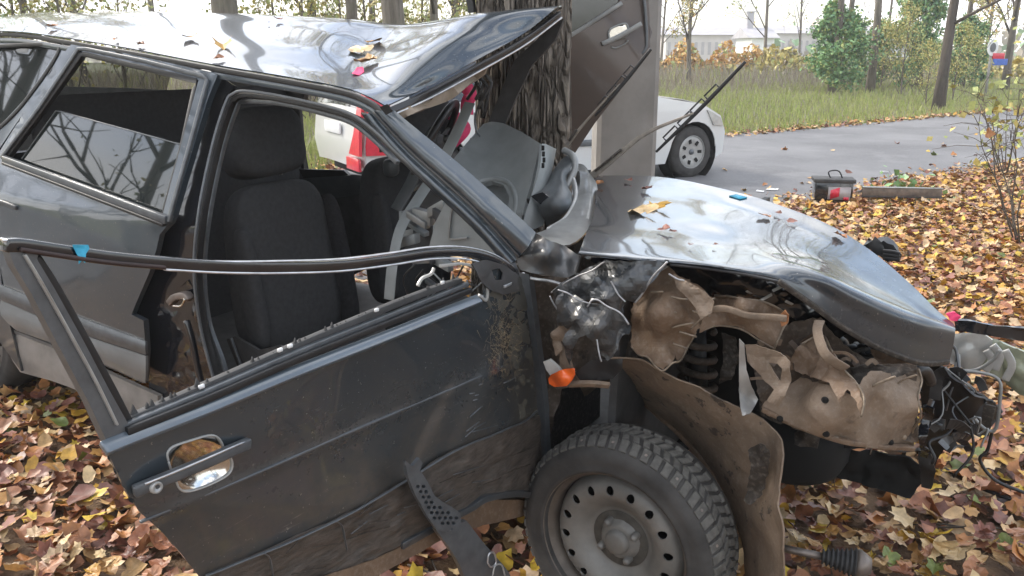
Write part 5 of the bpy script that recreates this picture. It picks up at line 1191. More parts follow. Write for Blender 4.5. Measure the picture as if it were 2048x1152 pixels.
for x, y in ((1538, 826), (1652, 868), (1560, 838), (1806, 874), (1672, 878), (1780, 884), (1650, 800)):
    v, f = lathe([(0, .004), (.006, .004), (.008, 0)], 12); Mx = orient(at_o(x, y, g3(x, y) - .008), -CN); mesh('panel_bolt', [Mx @ p for p in v], f, random.choice([M['hole'], M['tedge']]), fb)
bar('panel_lip', wav([at_o(x, y, o) for x, y, o in [(1524, 818, .09), (1600, 852, .1), (1690, 884, .09), (1760, 892, .14), (1828, 896, .23)]], 30, .003), .012, .012, CN, M['tan'], fb)
sheet('panel_tear', [(1700, 735), (1740, 728), (1800, 736), (1838, 734), (1800, 752), (1770, 760), (1755, 790), (1740, 800), (1730, 775), (1712, 760)], at_o, M['brown'], fb, .16, step=7, amp=0.01, scale=18, jag=1.5, smooth=False, ridged='fold', seed=9)
bar('torn_strip', wav([at_o(x, y, .1) for x, y in [(1736, 800), (1742, 778), (1762, 764), (1790, 752)]], 20, .008, 5), .006, .004, CN, M['tedge'], fb)
bar('torn_strip', wav([at_o(x, y, .16) for x, y in [(1792, 768), (1808, 758), (1832, 748)]], 16, .008, 8), .005, .004, CN, M['tedge'], fb)
# loose rubble of small crushed bits inside the bay
for k in range(34):
    x = random.uniform(1590, 1860); y = random.uniform(640, 745) if k % 2 else random.uniform(700, 900)
    if x > 1700 and y < 690: continue
    if not (1500 < x < 1835 and y < 880): x = random.uniform(1600, 1820); y = random.uniform(680, 760)
    oo = random.uniform(.34, .55); s_ = random.uniform(12, 36)
    P_ = [(x + s_ * math.cos(t) * random.uniform(.5, 1.2), y + s_ * .8 * math.sin(t) * random.uniform(.5, 1.2)) for t in np.linspace(0, 6.28, 8)[:-1]]
    sheet('crushed_part', P_, at_o, random.choice([M['brown'], M['trim'], M['tan'], M['brown'], M['black']]), W, oo, step=9, amp=.02, scale=15)
for k in range(8):
    x = 1600 + k * 28; y = 640 + k * 12 + random.uniform(-8, 18); tube('hose', [at_o(x, y, .4), at_o(x + 18, y + 26, .34), at_o(x + 52, y + 20, .38), at_o(x + 66, y + 44, .45)], random.uniform(.006, .014), M['black'] if k % 3 else M['brown'], W, 7, 16)
for k in range(9):   # fallen light fragments in the black slit under the hood
    x = 1480 + k * 13; y = 572 + (k % 4) * 10; bar('plastic_shard', [at_o(x, y, .2), at_o(x + random.uniform(8, 30), y + random.uniform(-14, 12), .22)], .007, .003, CN, M['clear'] if k % 2 else M['gloss'], W)
# ---- open front door
ddof = lambda x, y: -.045 * max(0, min(1, (x - 985) / 95)) ** 1.6 - .02 * max(0, (y - 1010) / 140) + .003 * max(0, 1 - abs((y - (1045 - .4195 * (x - 280))) / 14)) - .014 * math.exp(-((x - 900) ** 2 + (y - 960) ** 2) / 9000) - .010 * math.exp(-((x - 770) ** 2 + (y - 800) ** 2) / 16000) + .008 * math.exp(-((x + y * .4 - 1280) / 26) ** 2) * max(0, min(1, (y - 640) / 120)) - .007 * math.exp(-((x + y * .5 - 1270) / 22) ** 2) * max(0, min(1, (y - 700) / 120)) - .006 * math.exp(-((x - 560) ** 2 + (y - 980) ** 2) / 20000)
skin = [(207, 890), (258, 868), (420, 812), (600, 740), (780, 668), (900, 622), (955, 600), (968, 590), (966, 566), (985, 542), (1010, 532), (1034, 540), (1046, 580), (1060, 680), (1072, 800), (1080, 900), (1086, 1000), (1062, 992), (1040, 984), (1010, 990), (975, 992), (940, 1012), (900, 1040), (860, 1062), (790, 1095), (700, 1140), (640, 1175), (560, 1230), (470, 1250), (420, 1180), (360, 1105), (320, 1060), (280, 1025), (252, 985), (228, 935)]
_c = [(336, 922), (334, 906), (345, 893), (380, 881), (415, 871), (432, 873), (442, 884), (450, 903), (461, 916), (464, 932), (456, 948), (430, 964), (395, 978), (372, 983), (358, 977), (351, 962), (343, 945)]
CUP = [(p.x, p.y) for p in catmull([Vector((a, b, 0)) for a, b in _c + _c[:1]], 52)[:-1]]
door = bv(sheet('front_door', skin, at_d, M['door'], W, ddof, [CUP], step=9, amp=.0022, scale=9, solid=.006, ridged=False))
# hidden inner box of the door for thickness
sheet('inner_panel', [(215, 890), (955, 606), (1040, 560), (1078, 985), (900, 1035), (560, 1220), (470, 1240), (320, 1050)], at_d, M['trim'], door, -.09, step=40, solid=.01)
sheet('door_front_edge', [(1040, 545), (1052, 560), (1080, 780), (1092, 985), (1086, 1000), (1072, 800), (1050, 620)], at_d, M['grey'], door, -.055, step=14, solid=.05)
cl = [[(410, 1158), (700, 1030), (808, 965), (915, 902), (1010, 862), (1078, 830)], [(520, 1200), (720, 1080), (830, 1020), (930, 960), (1020, 930), (1080, 915)], [(640, 1175), (750, 1118), (868, 1058), (950, 1008), (1020, 985), (1083, 985)]]
loft('door_cladding', [[(x, y, ddof(x, y) + .014) for x, y in r] for r in cl], at_d, 70, 18, M['clad'], door, amp=.008, scale=10, solid=.006)
def dbar(name, P, w_, t_, mat, off, n=40, bev=.001, wv=0, parent=None):
    Q = [at_d(x, y, ddof(x, y) + off) for x, y in P]
    if wv: Q = wav(Q, n, wv); n = 0
    return bar(name, Q, w_, t_, DN, mat, parent or door, n, bev)
dbar('crease_ridge', [(280, 1044), (500, 952), (700, 864), (860, 796), (944, 760), (1004, 732)], .004, .006, M['greyd'] if 'greyd' in M else M['grey'], .003)
dbar('cladding_edge', [(412, 1152), (560, 1092), (700, 1028), (808, 964), (915, 900), (1010, 860), (1050, 842), (1074, 822)], .0028, .006, M['grey'], .018, 40, .001, .0015)
dbar('cladding_seam', [(528, 1106), (540, 1118), (546, 1152), (556, 1190)], .002, .005, M['grey'], .021, 14)
dbar('cladding_seam', [(672, 1042), (684, 1052), (690, 1080), (694, 1100)], .002, .005, M['grey'], .021, 14)
for k in range(22):
    t = random.random(); x0 = 560 + 480 * t; y0 = 1100 - 230 * t + random.uniform(0, 70); dbar('scratch', [(x0, y0), (x0 + random.uniform(15, 70), y0 - random.uniform(6, 26))], random.uniform(.0008, .0016), .002, M['grey'] if k % 3 == 0 else M['brown'], .023, 6, 0)
sheet('sill_cover', [(540, 1190), (749, 1119), (869, 1061), (884, 1080), (760, 1150), (740, 1190)], at_d, M['tan'], door, .0, step=12, amp=.003)
sheet('door_edge_skin', [(972, 600), (1000, 560), (1040, 552), (1052, 600), (1072, 800), (1085, 985), (1060, 985), (1040, 830), (1022, 700), (990, 640)], at_d, M['dedge'], door, lambda x, y: ddof(x, y) + .0045, step=8, amp=.003, scale=22, jag=2, solid=.002)
dbar('door_bottom_lip', [(1086, 1000), (1040, 986), (975, 994), (940, 1014), (890, 1040), (800, 1090)], .016, .02, M['paint'], .01, 30)
sheet('sill_cover', [(790, 1100), (880, 1040), (970, 1000), (1040, 1000), (1078, 1008), (1060, 1030), (980, 1048), (930, 1060), (880, 1068), (800, 1120)], at_d, M['tan'], door, -.05, step=12, amp=.004)
bar('belt_ledge', [at_d(x, y, .004) for x, y in [(206, 898), (260, 876), (430, 810), (600, 740), (780, 670), (900, 621), (958, 598)]], .022, .010, (DN * .75 + UP).normalized(), M['ledge'], door, 40, .002)
dbar('belt_rubber', [(252, 862), (420, 794), (600, 716), (780, 644), (900, 596), (940, 580)], .012, .012, M['black'], .0)
dbar('belt_strip', [(252, 850), (420, 780), (600, 702), (780, 630), (895, 584), (935, 568)], .009, .010, M['grey'], -.008)
dbar('inner_belt', [(252, 842), (420, 768), (600, 688), (780, 612), (880, 574), (920, 562)], .013, .014, M['trim'], -.02)
for k in range(44):
    t = random.random(); x = 270 + 640 * t; y = 832 - 272 * t + random.uniform(-6, 2); p = at_d(x, y, -.02); s_ = random.uniform(.004, .012)
    mesh('glass_shard', [p, p + DD * s_, p + DD * s_ * .5 + UP * s_ * 1.3], [(0, 1, 2)], M['trim'], door, smooth=False, solid=.003)
# window frame of the open door
wf = sheet('rear_frame', [(8, 492), (26, 488), (72, 500), (66, 516), (100, 572), (160, 680), (210, 775), (252, 850), (258, 866), (210, 888), (170, 802), (110, 690), (55, 585), (20, 528)], at_d, M['wfr'] if 'wfr' in M else M['grey'], door, -.012, step=12, solid=.02, bevel=.002)
bar('frame_channel', [at_d(x, y, .0) for x, y in [(48, 508), (84, 568), (140, 668), (190, 760), (234, 850)]], .004, .008, DN, M['chromeish'], wf, 20)
bar('frame_channel', [at_d(x, y, -.02) for x, y in [(66, 512), (104, 570), (162, 672), (212, 764), (256, 848)]], .012, .02, DN, M['black'], wf, 20)
tp = [(6, 490), (40, 490), (120, 502), (220, 516), (330, 526), (440, 532), (560, 534), (680, 530), (780, 518), (860, 506), (930, 506), (985, 520), (1025, 545)]
tf = bar('top_frame', [at_d(x, y, -.012) for x, y in tp], lambda t: .017 + .007 * math.sin(t * 6) * .2, .022, DN, M['gloss'], door, 60, .002)
bar('frame_highlight', [at_d(x, y - (9 if x < 500 else 12), -.006) for x, y in tp], .0026, .008, DN, M['edge'], tf, 60, .0)  # bright strips added as the highlights along both edges of the rail
bar('frame_highlight', [at_d(x, y + (13 if x < 500 else 12), -.004) for x, y in tp[4:-1]], .0034, .008, DN, M['edge'], tf, 50, .0)
bar('frame_rubber', [at_d(x, y + 9, .002) for x, y in tp[1:5]], .006, .008, DN, simple('red brown rubber', (.03, .016, .014), .6, 0, .4, 30), tf, 30)
# mirror mount corner
sheet('mirror_mount', [(945, 528), (975, 520), (1010, 530), (1034, 548), (1040, 580), (1010, 590), (980, 580), (962, 560)], at_d, M['trim'], door, .012, [[(985, 540), (1000, 536), (1008, 546), (1004, 560), (990, 560)]], step=8, amp=.004, scale=20)
sheet('mirror_hole', [(980, 535), (1006, 532), (1014, 548), (1008, 566), (986, 566)], at_d, M['hole'], door, -.01, step=10)
dbar('bracket_wire', [(958, 590), (972, 600), (974, 572), (962, 545), (930, 528), (880, 532)], .006, .006, M['chromeish'], .004, 24)
dbar('bracket_wire', [(1008, 574), (1022, 566), (1030, 556)], .006, .006, M['edge'], .02, 8)
dbar('bracket_wire', [(835, 572), (845, 556), (862, 548), (868, 536)], .006, .006, M['clear'], -.02, 12)
# door handle
cup = CUP
hc = sheet('handle_cup', cup, at_d, M['chrome'], door, lambda x, y: ddof(x, y) - .001 - .016 * max(0, 1 - (((x - 400) / 58) ** 2 + ((y - 928) / 50) ** 2)), step=6, solid=.002)
bar('handle_rim', [at_d(x, y, ddof(x, y) + .002) for x, y in cup + cup[:1]], .0035, .006, DN, M['chromeish'], hc, 0)
hb = bar('handle_bar', [at_d(x, y, ddof(x, y) + o) for x, y, o in [(266, 984, .010), (300, 970, .016), (350, 950, .026), (420, 920, .028), (470, 898, .018), (498, 886, .010)]], .020, .014, DN, M['handle'], door, 30, .004)
bar('handle_groove', [at_d(x, y, ddof(x, y) + o) for x, y, o in [(290, 968, .0225), (350, 944, .0335), (420, 914, .0355), (470, 892, .0255), (490, 884, .018)]], .003, .003, DN, M['edge'], hb, 24, 0)
lk = at_d(308, 972, .018); Lx = orient(lk, DN)
v, f = lathe([(0, .006), (.004, .006), (.005, .009), (.0085, .010), (.010, .006), (.010, -.01)], 24); mesh('lock', [Lx @ p for p in v], f, M['chromeish'], hb)
# tape squares
for x, y, off in [(753, 620, -.01), (403, 773, -.01), (560, 700, -.01), (580, 692, -.01), (885, 565, -.01)]:
    c = at_d(x, y, off); box('white_sticker', c, DD * .009, DN * .004, UP * .006, M['white'], door, 0)
bt = sheet('tape_strip', [(146, 490), (178, 490), (180, 498), (172, 508), (170, 526), (164, 520), (158, 528), (156, 512)], at_d, M['blue'], door, .004, step=5, amp=.002, scale=40, solid=.001)
# dry grass and moss rubbed into the front of the door
P_, F_ = [], []
for k in range(420):
    x = random.gauss(1005, 17); y = random.gauss(680, 50); p = at_d(x, y, ddof(x, y) + .004); a = random.uniform(0, 6.28); l_ = random.uniform(.008, .03)
    q = p + (DD * math.cos(a) + UP * math.sin(a)) * l_ + DN * random.uniform(.001, .006); sd_ = (DD * -math.sin(a) + UP * math.cos(a)) * .0005
    i = len(P_); P_ += [p - sd_, p + sd_, q]; F_.append((i, i + 1, i + 2))
tag(mesh('rubbed_grass', P_, F_, [leafm('rubbed dry grass', (.26, .20, .12))], door, smooth=False), kind='stuff')
for k in range(14):
    x0 = random.uniform(930, 1020); y0 = random.uniform(760, 890); dbar('scratch', [(x0, y0), (x0 + random.uniform(20, 60), y0 - random.uniform(10, 28))], .002, .002, M['grey'], .004, 6, 0)
# ---- far front door torn up, seen between trunk and pole
fd = lambda x, y, o: at_y(x, y, 4.25 + o)
M['fardoor'] = simple('dusty brown grey door paint', (.085, .064, .053), .5, .1, .15, 3, coat=.35)
fdo = sheet('front_door', [(1080, 40), (1140, 18), (1200, -30), (1290, -60), (1296, 20), (1298, 96), (1285, 112), (1240, 180), (1190, 245), (1140, 320), (1060, 330)], fd, M['fardoor'], W, lambda x, y: -.03 * math.cos((x - y * .9 - 1100) / 90), [[(1090, 20), (1160, -60), (1240, -60), (1238, 4), (1150, 62), (1090, 90)]], step=14, solid=.04, bevel=.004)
sheet('glass', [(1085, 20), (1160, -60), (1245, -60), (1240, 6), (1150, 66), (1088, 94)], fd, M['glass'], fdo, .02, step=30, solid=.005)
sheet('pane_backing', [(1085, 20), (1160, -60), (1245, -60), (1240, 6), (1150, 66), (1088, 94)], fd, simple('dark greenish pane backing', (.03, .04, .028), .6, 0, .5, 6), fdo, .05, step=30, solid=.005)  # dark backing sheet added so the pane does not show bright
bar('belt_strip', [fd(x, y, -.04) for x, y in [(1090, 96), (1150, 66), (1244, 6)]], .02, .02, Vector((0, 1, 0)), M['pale'], fdo, 10)
bar('belt_strip', [fd(x, y, -.03) for x, y in [(1286, -20), (1291, 30), (1293, 90), (1284, 108)]], .012, .02, Vector((0, 1, 0)), M['grey'], fdo, 10)
c1_ = [(1217, 66), (1224, 56), (1250, 47), (1256, 56), (1256, 66), (1250, 74), (1222, 80)]
h2 = sheet('handle_cup', c1_, fd, M['chrome'], fdo, -.05, step=7, solid=.003)
bar('handle_rim', [fd(x, y, -.055) for x, y in c1_ + c1_[:1]], .009, .008, Vector((0, 1, 0)), M['pale'], h2, 24)
bar('handle_bar', [fd(x, y, -.07) for x, y in [(1204, 88), (1240, 72), (1283, 47)]], .022, .02, Vector((0, 1, 0)), M['pale'], fdo, 8)
bar('handle_rim', [fd(x, y, -.05) for x, y in [(1222, 94), (1232, 96), (1250, 88), (1256, 80)]], .008, .01, Vector((0, 1, 0)), M['pale'], h2, 12)
# mirror/black post seen left of the trunk above the roof
sheet('roof_bracket', [(930, -20), (946, -20), (950, 24), (940, 26)], at_o, M['black'], W, 1.3, solid=.02)
# ---- shattered left front: headlamp, bumper beam, wires
sheet('bonnet_lip', [(1908, 640), (1935, 640), (1990, 652), (2060, 656), (2120, 664), (2120, 690), (2040, 682), (1960, 668), (1912, 660)], at_o, M['gloss'], W, .8, step=14, amp=.006, solid=.01)
hl = sheet('headlamp', [(1908, 668), (1960, 664), (1985, 680), (1984, 700), (1960, 735), (1945, 742), (1900, 728), (1892, 712)], at_o, M['clear'], W, .86, step=9, amp=.012, scale=9, solid=.01)
sheet('headlamp_reflector', [(1984, 680), (2010, 690), (2060, 705), (2110, 720), (2110, 800), (2040, 790), (2000, 760), (1975, 740), (1965, 730)], at_o, simple('grey green lamp housing', (.21, .23, .17), .35, .1, .35, 8, .1, coat=.4), W, .9, step=10, amp=.02, scale=8, solid=.01)
for k, P__ in enumerate([[(1985, 690), (2000, 712), (1990, 740)], [(2010, 700), (2024, 730), (2010, 760)], [(1972, 700), (1984, 720), (1970, 742)]]): bar('lamp_bracket', [at_o(x, y, .84) for x, y in P__], .02, .01, CN, M['chromeish'], hl, 10)
sheet('air_duct', [(1730, 486), (1770, 478), (1790, 490), (1800, 505), (1798, 520), (1780, 520), (1760, 510)], at_o, M['black'], W, 1.25, step=8, amp=.01, solid=.05)
for k in range(3): bar('duct_tube', [at_o(x, y, 1.2) for x, y in [(1766, 502 + k * 7), (1786, 504 + k * 7), (1800, 508 + k * 6)]], .012, .012, CN, M['black'], W, 6)
# ------------------------------------------------------------------ loose things on and round the wreck
def cast(px, py):
    d = ray(px, py).normalized(); best = None
    for b in BV:
        h = b.ray_cast(CAM, d)
        if h[0] is not None and (best is None or h[3] < best[3]): best = h
    return best
def put_leaf(px, py, size, mi, shape, label, name='maple_leaf', tilt=.15, rz=None):
    h = cast(px, py)
    if h is None: return
    n = h[1] if h[1].z > 0 or abs(h[1].z) < .2 else -h[1]
    if n.dot(CAM - h[0]) < 0: n = -n
    v, f = SH[shape]; me = bpy.data.meshes.new('leaf'); me.from_pydata(v.tolist(), [], f); me.materials.append(LEAF[mi])
    o = bpy.data.objects.new(name, me); COL.objects.link(o); o.scale = (size,) * 3
    q = n.to_track_quat('Z', 'Y').to_matrix().to_4x4() @ Matrix.Rotation(rz if rz is not None else random.uniform(0, 6.28), 4, 'Z') @ Matrix.Rotation(random.gauss(0, tilt), 4, 'X')
    o.rotation_euler = q.to_euler(); o.location = h[0] + n * .010
    tag(o, label, 'leaf', 'leaves lying on the wrecked car')
lv = [(382, 80, .07, 1, 8, 'orange brown curled leaf lying on the middle of the roof'), (447, 95, .09, 6, 1, 'bright ochre leaf lying on the roof above the B pillar'), (285, 94, .035, 9, 1, 'tiny rust leaf on the roof edge above the rear window'),
      (232, 84, .03, 0, 5, 'tiny reddish leaf on the roof edge near the rear door corner'), (108, 58, .06, 0, 6, 'upright reddish leaf at the rear corner of the roof'), (560, 44, .05, 4, 7, 'dark curled leaf at the far edge of the roof'),
      (538, 50, .02, 4, 8, 'black speck of leaf at the far edge of the roof'), (722, 106, .12, 5, 10, 'large pale yellow leaf in the dent at the front of the roof'), (752, 88, .08, 1, 9, 'orange leaf behind the large pale leaf in the roof dent'),
      (738, 128, .10, 3, 7, 'tan leaf folded under the large pale leaf in the roof dent'), (640, 174, .05, 0, 10, 'small red leaf on the roof rail above the front window'), (440, 122, .05, 9, 5, 'narrow rust leaf standing on the roof rail above the B pillar'),
      (1285, 428, .13, 5, 11, 'largest pale leaf on the middle of the hood'), (1310, 418, .10, 6, 2, 'ochre leaf partly under the largest pale leaf on the hood'), (1212, 347, .07, 0, 9, 'orange leaf on the hood beside the wiper foot'),
      (1198, 374, .06, 0, 6, 'orange leaf on the hood just below the wiper foot'), (1257, 366, .045, 8, 5, 'small plum leaf on the rear of the hood'), (1290, 384, .05, 4, 7, 'dark curled leaf between the wiper foot and the pale leaf'),
      (1328, 466, .05, 8, 8, 'reddish leaf stuck on the hood below the pale leaf'), (1345, 470, .03, 4, 9, 'dark crumb of leaf right of the reddish leaf on the hood'), (1528, 437, .055, 9, 10, 'brown leaf among branch reflections on the hood'),
      (1580, 448, .045, 8, 3, 'small plum leaf right of the brown leaf on the hood'), (1556, 432, .03, 4, 5, 'thin dark leaf above the plum leaf on the hood'), (1680, 478, .05, 9, 5, 'rust leaf near the far edge of the hood'),
      (1728, 476, .06, 9, 6, 'rust leaf right at the far edge of the hood'), (1155, 492, .05, 1, 4, 'orange leaf on the rear near corner of the hood'), (1380, 497, .018, 4, 8, 'dark seed on the hood near its lower edge'), (1430, 497, .018, 4, 8, 'second dark seed on the hood nearer the front')]
for a in lv: put_leaf(*a)
h = cast(1476, 396)
if h:
    n = h[1] if h[1].z > 0 else -h[1]; o = box('blue_sticker', Vector((0, 0, 0)), Vector((.055, 0, 0)), Vector((0, .028, 0)), Vector((0, 0, .003)), M['blue'], None, 0)
    o.location = h[0] + n * .004; o.rotation_euler = (n.to_track_quat('Z', 'Y').to_matrix().to_4x4() @ Matrix.Rotation(-.25, 4, 'Z')).to_euler()
    tag(o, 'small blue plastic piece lying on the far part of the hood', 'plastic piece')
# pink red scraps
h = cast(716, 146)
if h:
    o = sheet('paper_scrap', [(704, 152), (714, 138), (726, 136), (728, 146), (718, 153)], lambda x, y, q: (cast(x, y)[0] if cast(x, y) else at_o(x, y, .3)) + UP * .006, M['pink'], None, 0., step=6, amp=.003, scale=30, solid=.001); tag(o, 'pink red paper scrap lying in the roof dent below the leaves', 'scrap')
def tape(P, o_, w_=.04): return bar('warning_tape', wav([at_y(x, y, o_) for x, y in P], 20, .015, 2), w_, .002, Vector((0, 1, 0)), M['pink'], None, 0, 0)
tag(tape([(928, 170), (938, 190), (930, 210), (934, 228)], 3.35, .05), 'red warning tape hanging beside the thick trunk under the folded roof', 'tape')
tag(tape([(905, 232), (915, 240), (926, 262), (905, 285)], 3.5, .05), 'lower piece of red warning tape left of the thick trunk', 'tape')
# battery
bp = at_z(1665, 416, 0); bd_ = bp.y; S = (1708 - 1623) / FPX * (bd_ * CT + .4)
bat = thing('car_battery', bp + Vector((0, .1, 0)), 'black car battery with carrying handle and red label on leaves at the road edge', 'battery', rz=0)
ex = Vector((.93, -.2, 0)).normalized(); ey = Vector((.2, .93, 0)).normalized(); hh = .245; c = bp + ey * .12 + UP * .04
box('case', c + UP * hh * .42, ex * S * .84, ey * .22, UP * hh * .84, M['gloss'], bat, .006)
box('lid', c + UP * hh * .90, ex * S * .93, ey * .25, UP * .035, M['trim'], bat, .006)
tube('handle', [c + UP * hh * .9 + ex * -.02, c + UP * (hh + .05) + ex * -.05, c + UP * (hh + .06) + ex * .04, c + UP * hh * .9 + ex * .09], .007, M['black'], bat, 6, 14)
for q in (-.13, .13): 
    v, f = lathe([(0, .03), (.015, .03), (.018, 0)], 12); Mx = orient(c + ex * q + UP * (hh * .98), UP); mesh('terminal', [Mx @ p for p in v], f, M['steel'], bat)
lb = box('label', c - ey * .112 + ex * S * .12 + UP * hh * .42, ex * S * .5, ey * .004, UP * hh * .5, simple('pale battery label', (.4, .36, .36), .4, 0, .1), bat, 0)
box('red_stripe', c - ey * .116 + ex * S * .02 + UP * hh * .42, ex * S * .2 + UP * .03, ey * .004, UP * hh * .36, M['red'], lb, 0); box('red_stripe', c - ey * .116 + ex * S * .28 + UP * hh * .22, ex * S * .12, ey * .004, UP * hh * .12, M['red'], lb, 0)
# channel lying at the verge
p0, p1 = at_z(1724, 384, .14), at_z(1884, 386, .14); ch = thing('metal_channel', (p0 + p1) / 2, 'weathered grey metal channel lying on leaves beside the battery', 'channel')
dch = (p1 - p0)
bar('web', [p0, p0 + dch * .5, p1], .012, .10, Vector((0, 0, 1)), M['steel'], ch); bar('flange', [p0 + UP * .05, p1 + UP * .045], .07, .008, UP, M['pale'], ch); bar('flange', [p0 - UP * .045, p1 - UP * .045], .07, .008, UP, M['brown'], ch)
# broken grille, bumper and plastics in front of the wreck
bg_ = thing('broken_front_bumper', at_z(1900, 850, 0), 'smashed black front bumper and grille pieces heaped under the hood tip', 'bumper')
def bsh(name, P, mat, z, amp=.02, scale=8, step=10, solid=.006, **k):
    return sheet(name, P, lambda x, y, o: at_o(x, y, o), mat, bg_, z, step=step, amp=amp, scale=scale, solid=solid, jag=1.5, **k)
bsh('bumper_shell', [(1836, 745), (1870, 735), (1905, 760), (1950, 790), (1975, 812), (1950, 830), (1905, 870), (1880, 920), (1850, 960), (1835, 920), (1845, 850)], M['black'], lambda x, y: .55 + (y - 740) / 900)
bsh('bumper_bar', [(1835, 870), (1852, 815), (1868, 818), (1856, 870), (1842, 910)], M['gloss'], .40)
bsh('grille', [(1900, 760), (1985, 800), (2005, 830), (1960, 880), (1900, 850)], M['trim'], .95, .03, 14)
bsh('shield_and_shadow', [(1560, 880), (1700, 900), (1820, 915), (1860, 950), (1820, 1000), (1720, 970), (1600, 940), (1556, 920)], M['hole'], .75, .02)  # black sheet stands for the under-shield and the car's shadow together
for k in range(6):
    a = 1890 + k * 18; bar('grille_slat', [at_o(a, 770 + k * 8, .9), at_o(a - 14, 860 + k * 2, .92)], .03, .006, CN, M['brown'] if k % 2 else M['trim'], bg_)
bsh('broken_tab', [(1838, 900), (1862, 905), (1872, 940), (1862, 980), (1842, 975)], M['black'], .62, .01)
for k, (P__, m_, r_) in enumerate([([(1890, 735), (1905, 760), (1925, 800), (1960, 850), (1990, 860), (2000, 800), (1998, 760), (1960, 745), (1900, 742)], 'pale', .006), ([(1895, 740), (1950, 740), (1985, 720), (2000, 700)], 'pale', .007),
        ([(1870, 800), (1880, 770), (1900, 765), (1920, 790)], 'grey', .005), ([(1860, 780), (1850, 810), (1870, 840), (1895, 835)], 'black', .008), ([(1985, 860), (1975, 900), (1960, 920), (1990, 960), (2060, 990)], 'black', .006), ([(1880, 740), (1875, 790), (1905, 830), (1900, 900)], 'black', .006), ([(1840, 800), (1860, 790), (1872, 806), (1858, 820), (1842, 812)], 'grey', .005)]):
    tube('wiring', [at_o(x, y, .78 + .02 * k) for x, y in P__], r_ * .8, M[m_], bg_, 6, 30)
for k in range(46):
    x = random.gauss(1888, 34); y = random.uniform(742, 900) + max(0, 1850 - x) * .3; oo = .50 + random.uniform(.0, .4); p = at_o(x, y, oo)
    d = Vector((random.gauss(0, 1), random.gauss(0, 1), random.gauss(0, 1))).normalized() * random.uniform(.015, .06)
    bar('broken_piece', wav([p, p + d * .5 + UP * .008, p + d], 7, .006, k), random.uniform(.008, .03), .003, CN, random.choice([M['gloss'], M['black'], M['trim'], M['grey'], M['gloss'], M['brown2']]), bg_, 0, 0, smooth=False)
for k in range(14):
    x = random.gauss(1890, 30); y = random.uniform(745, 860); p = at_o(x, y, .6); q = [p]
    for _ in range(4): q.append(q[-1] + Vector((random.gauss(0, .04), random.gauss(0, .03), random.gauss(-.02, .04))))
    tube('wiring', q, random.uniform(.002, .0045), random.choice([M['black'], M['grey'], M['pale'], M['black']]), bg_, 5, 20)
for k in range(5):
    x = 1925 + k * 13; bar('slat', [at_o(x, 782 + k * 6, .95), at_o(x + 4 + k * 3, 850 - k * 3, .97)], .035, .005, CN, M['brown2'], bg_)
bsh('clip', [(1892, 628), (1908, 624), (1922, 634), (1914, 642), (1900, 640)], M['pink'], .5, .006, 30, 5)
pl_ = thing('black_stick', at_z(1980, 960, 0), 'long thin dark rod lying on the leaves right of the smashed bumper', 'rod')
tube('rod', [at_z(1890, 938, .05), at_z(1960, 975, .06), at_z(2060, 1012, .05)], .007, M['black'], pl_, 6, 12)
# drive shaft end with rubber boot
ds = thing('drive_shaft', at_z(1660, 1130, .06), 'dusty drive shaft with ribbed rubber boot lying beside the front wheel', 'drive shaft')
a0, a1 = at_z(1545, 1092, .14), at_z(1765, 1138, .13); ax = (a1 - a0)
tube('shaft', [a0, a0 + ax * .5], .011, M['steel'], ds, 10)
v = []; rad = []
for i in range(30): v.append(a0 + ax * (.46 + .30 * i / 29)); rad.append(.016 + .020 * i / 29 + (.005 if i % 4 < 2 else -.002))
tube('boot', v, rad, M['trim'], ds, 18)
tube('joint', [a0 + ax * .76, a0 + ax * .80, a0 + ax * .9], [.038, .040, .022], M['steel'], ds, 16)
# broken trim strips hanging at the door bottom
ts = thing('broken_trim_strip', at_d(930, 1080, .05), 'grey plastic trim strip with honeycomb end hanging off the open door', 'trim strip')
hx = []; 
outl = [(808, 920), (822, 932), (836, 915), (842, 925), (838, 940), (852, 962), (866, 990), (882, 1002), (900, 1012), (918, 1025), (920, 1050), (905, 1068), (870, 1058), (848, 1025), (826, 985), (812, 950)]
hs = []
for j in range(10):
    for i in range(9):
        cx = 822 + i * 11 + (5.5 if j % 2 else 0); cy = 972 + j * 10.5
        if all(inpoly(np.array([[cx + dx, cy + dy]]), outl)[0] for dx in (-6, 6) for dy in (-6, 6)): hs.append([(cx + 4.2 * math.cos(t), cy + 4.2 * math.sin(t)) for t in np.linspace(0, 2 * math.pi, 7)[:-1]])
sheet('honeycomb_end', outl, at_d, M['grey'], ts, .05, hs, step=5, solid=.008)
sheet('honeycomb_back', [(816, 950), (840, 950), (866, 992), (918, 1028), (905, 1066), (870, 1056), (848, 1025), (826, 985)], at_d, M['hole'], ts, .035, step=14, solid=.003)
loft('strip', [[(868, 1058, .045), (930, 1040, .05)], [(905, 1110, .045), (965, 1085, .05)], [(935, 1175, .045), (1012, 1140, .05)], [(950, 1210, .045), (1030, 1180, .05)]], at_d, 6, 20, M['strip'] if 'strip' in M else M['grey'], ts, solid=.012, amp=.002)
bar('slot_rim', [at_d(x, y, .065) for x, y in [(985, 1152), (990, 1132), (1003, 1130), (1010, 1152)]], .004, .004, DN, M['chromeish'], ts, 14)
bar('slot_rim', [at_d(x, y, .065) for x, y in [(975, 1125), (978, 1108), (988, 1106), (992, 1125), (982, 1134), (975, 1125)]], .004, .004, DN, M['edge'], ts, 20)
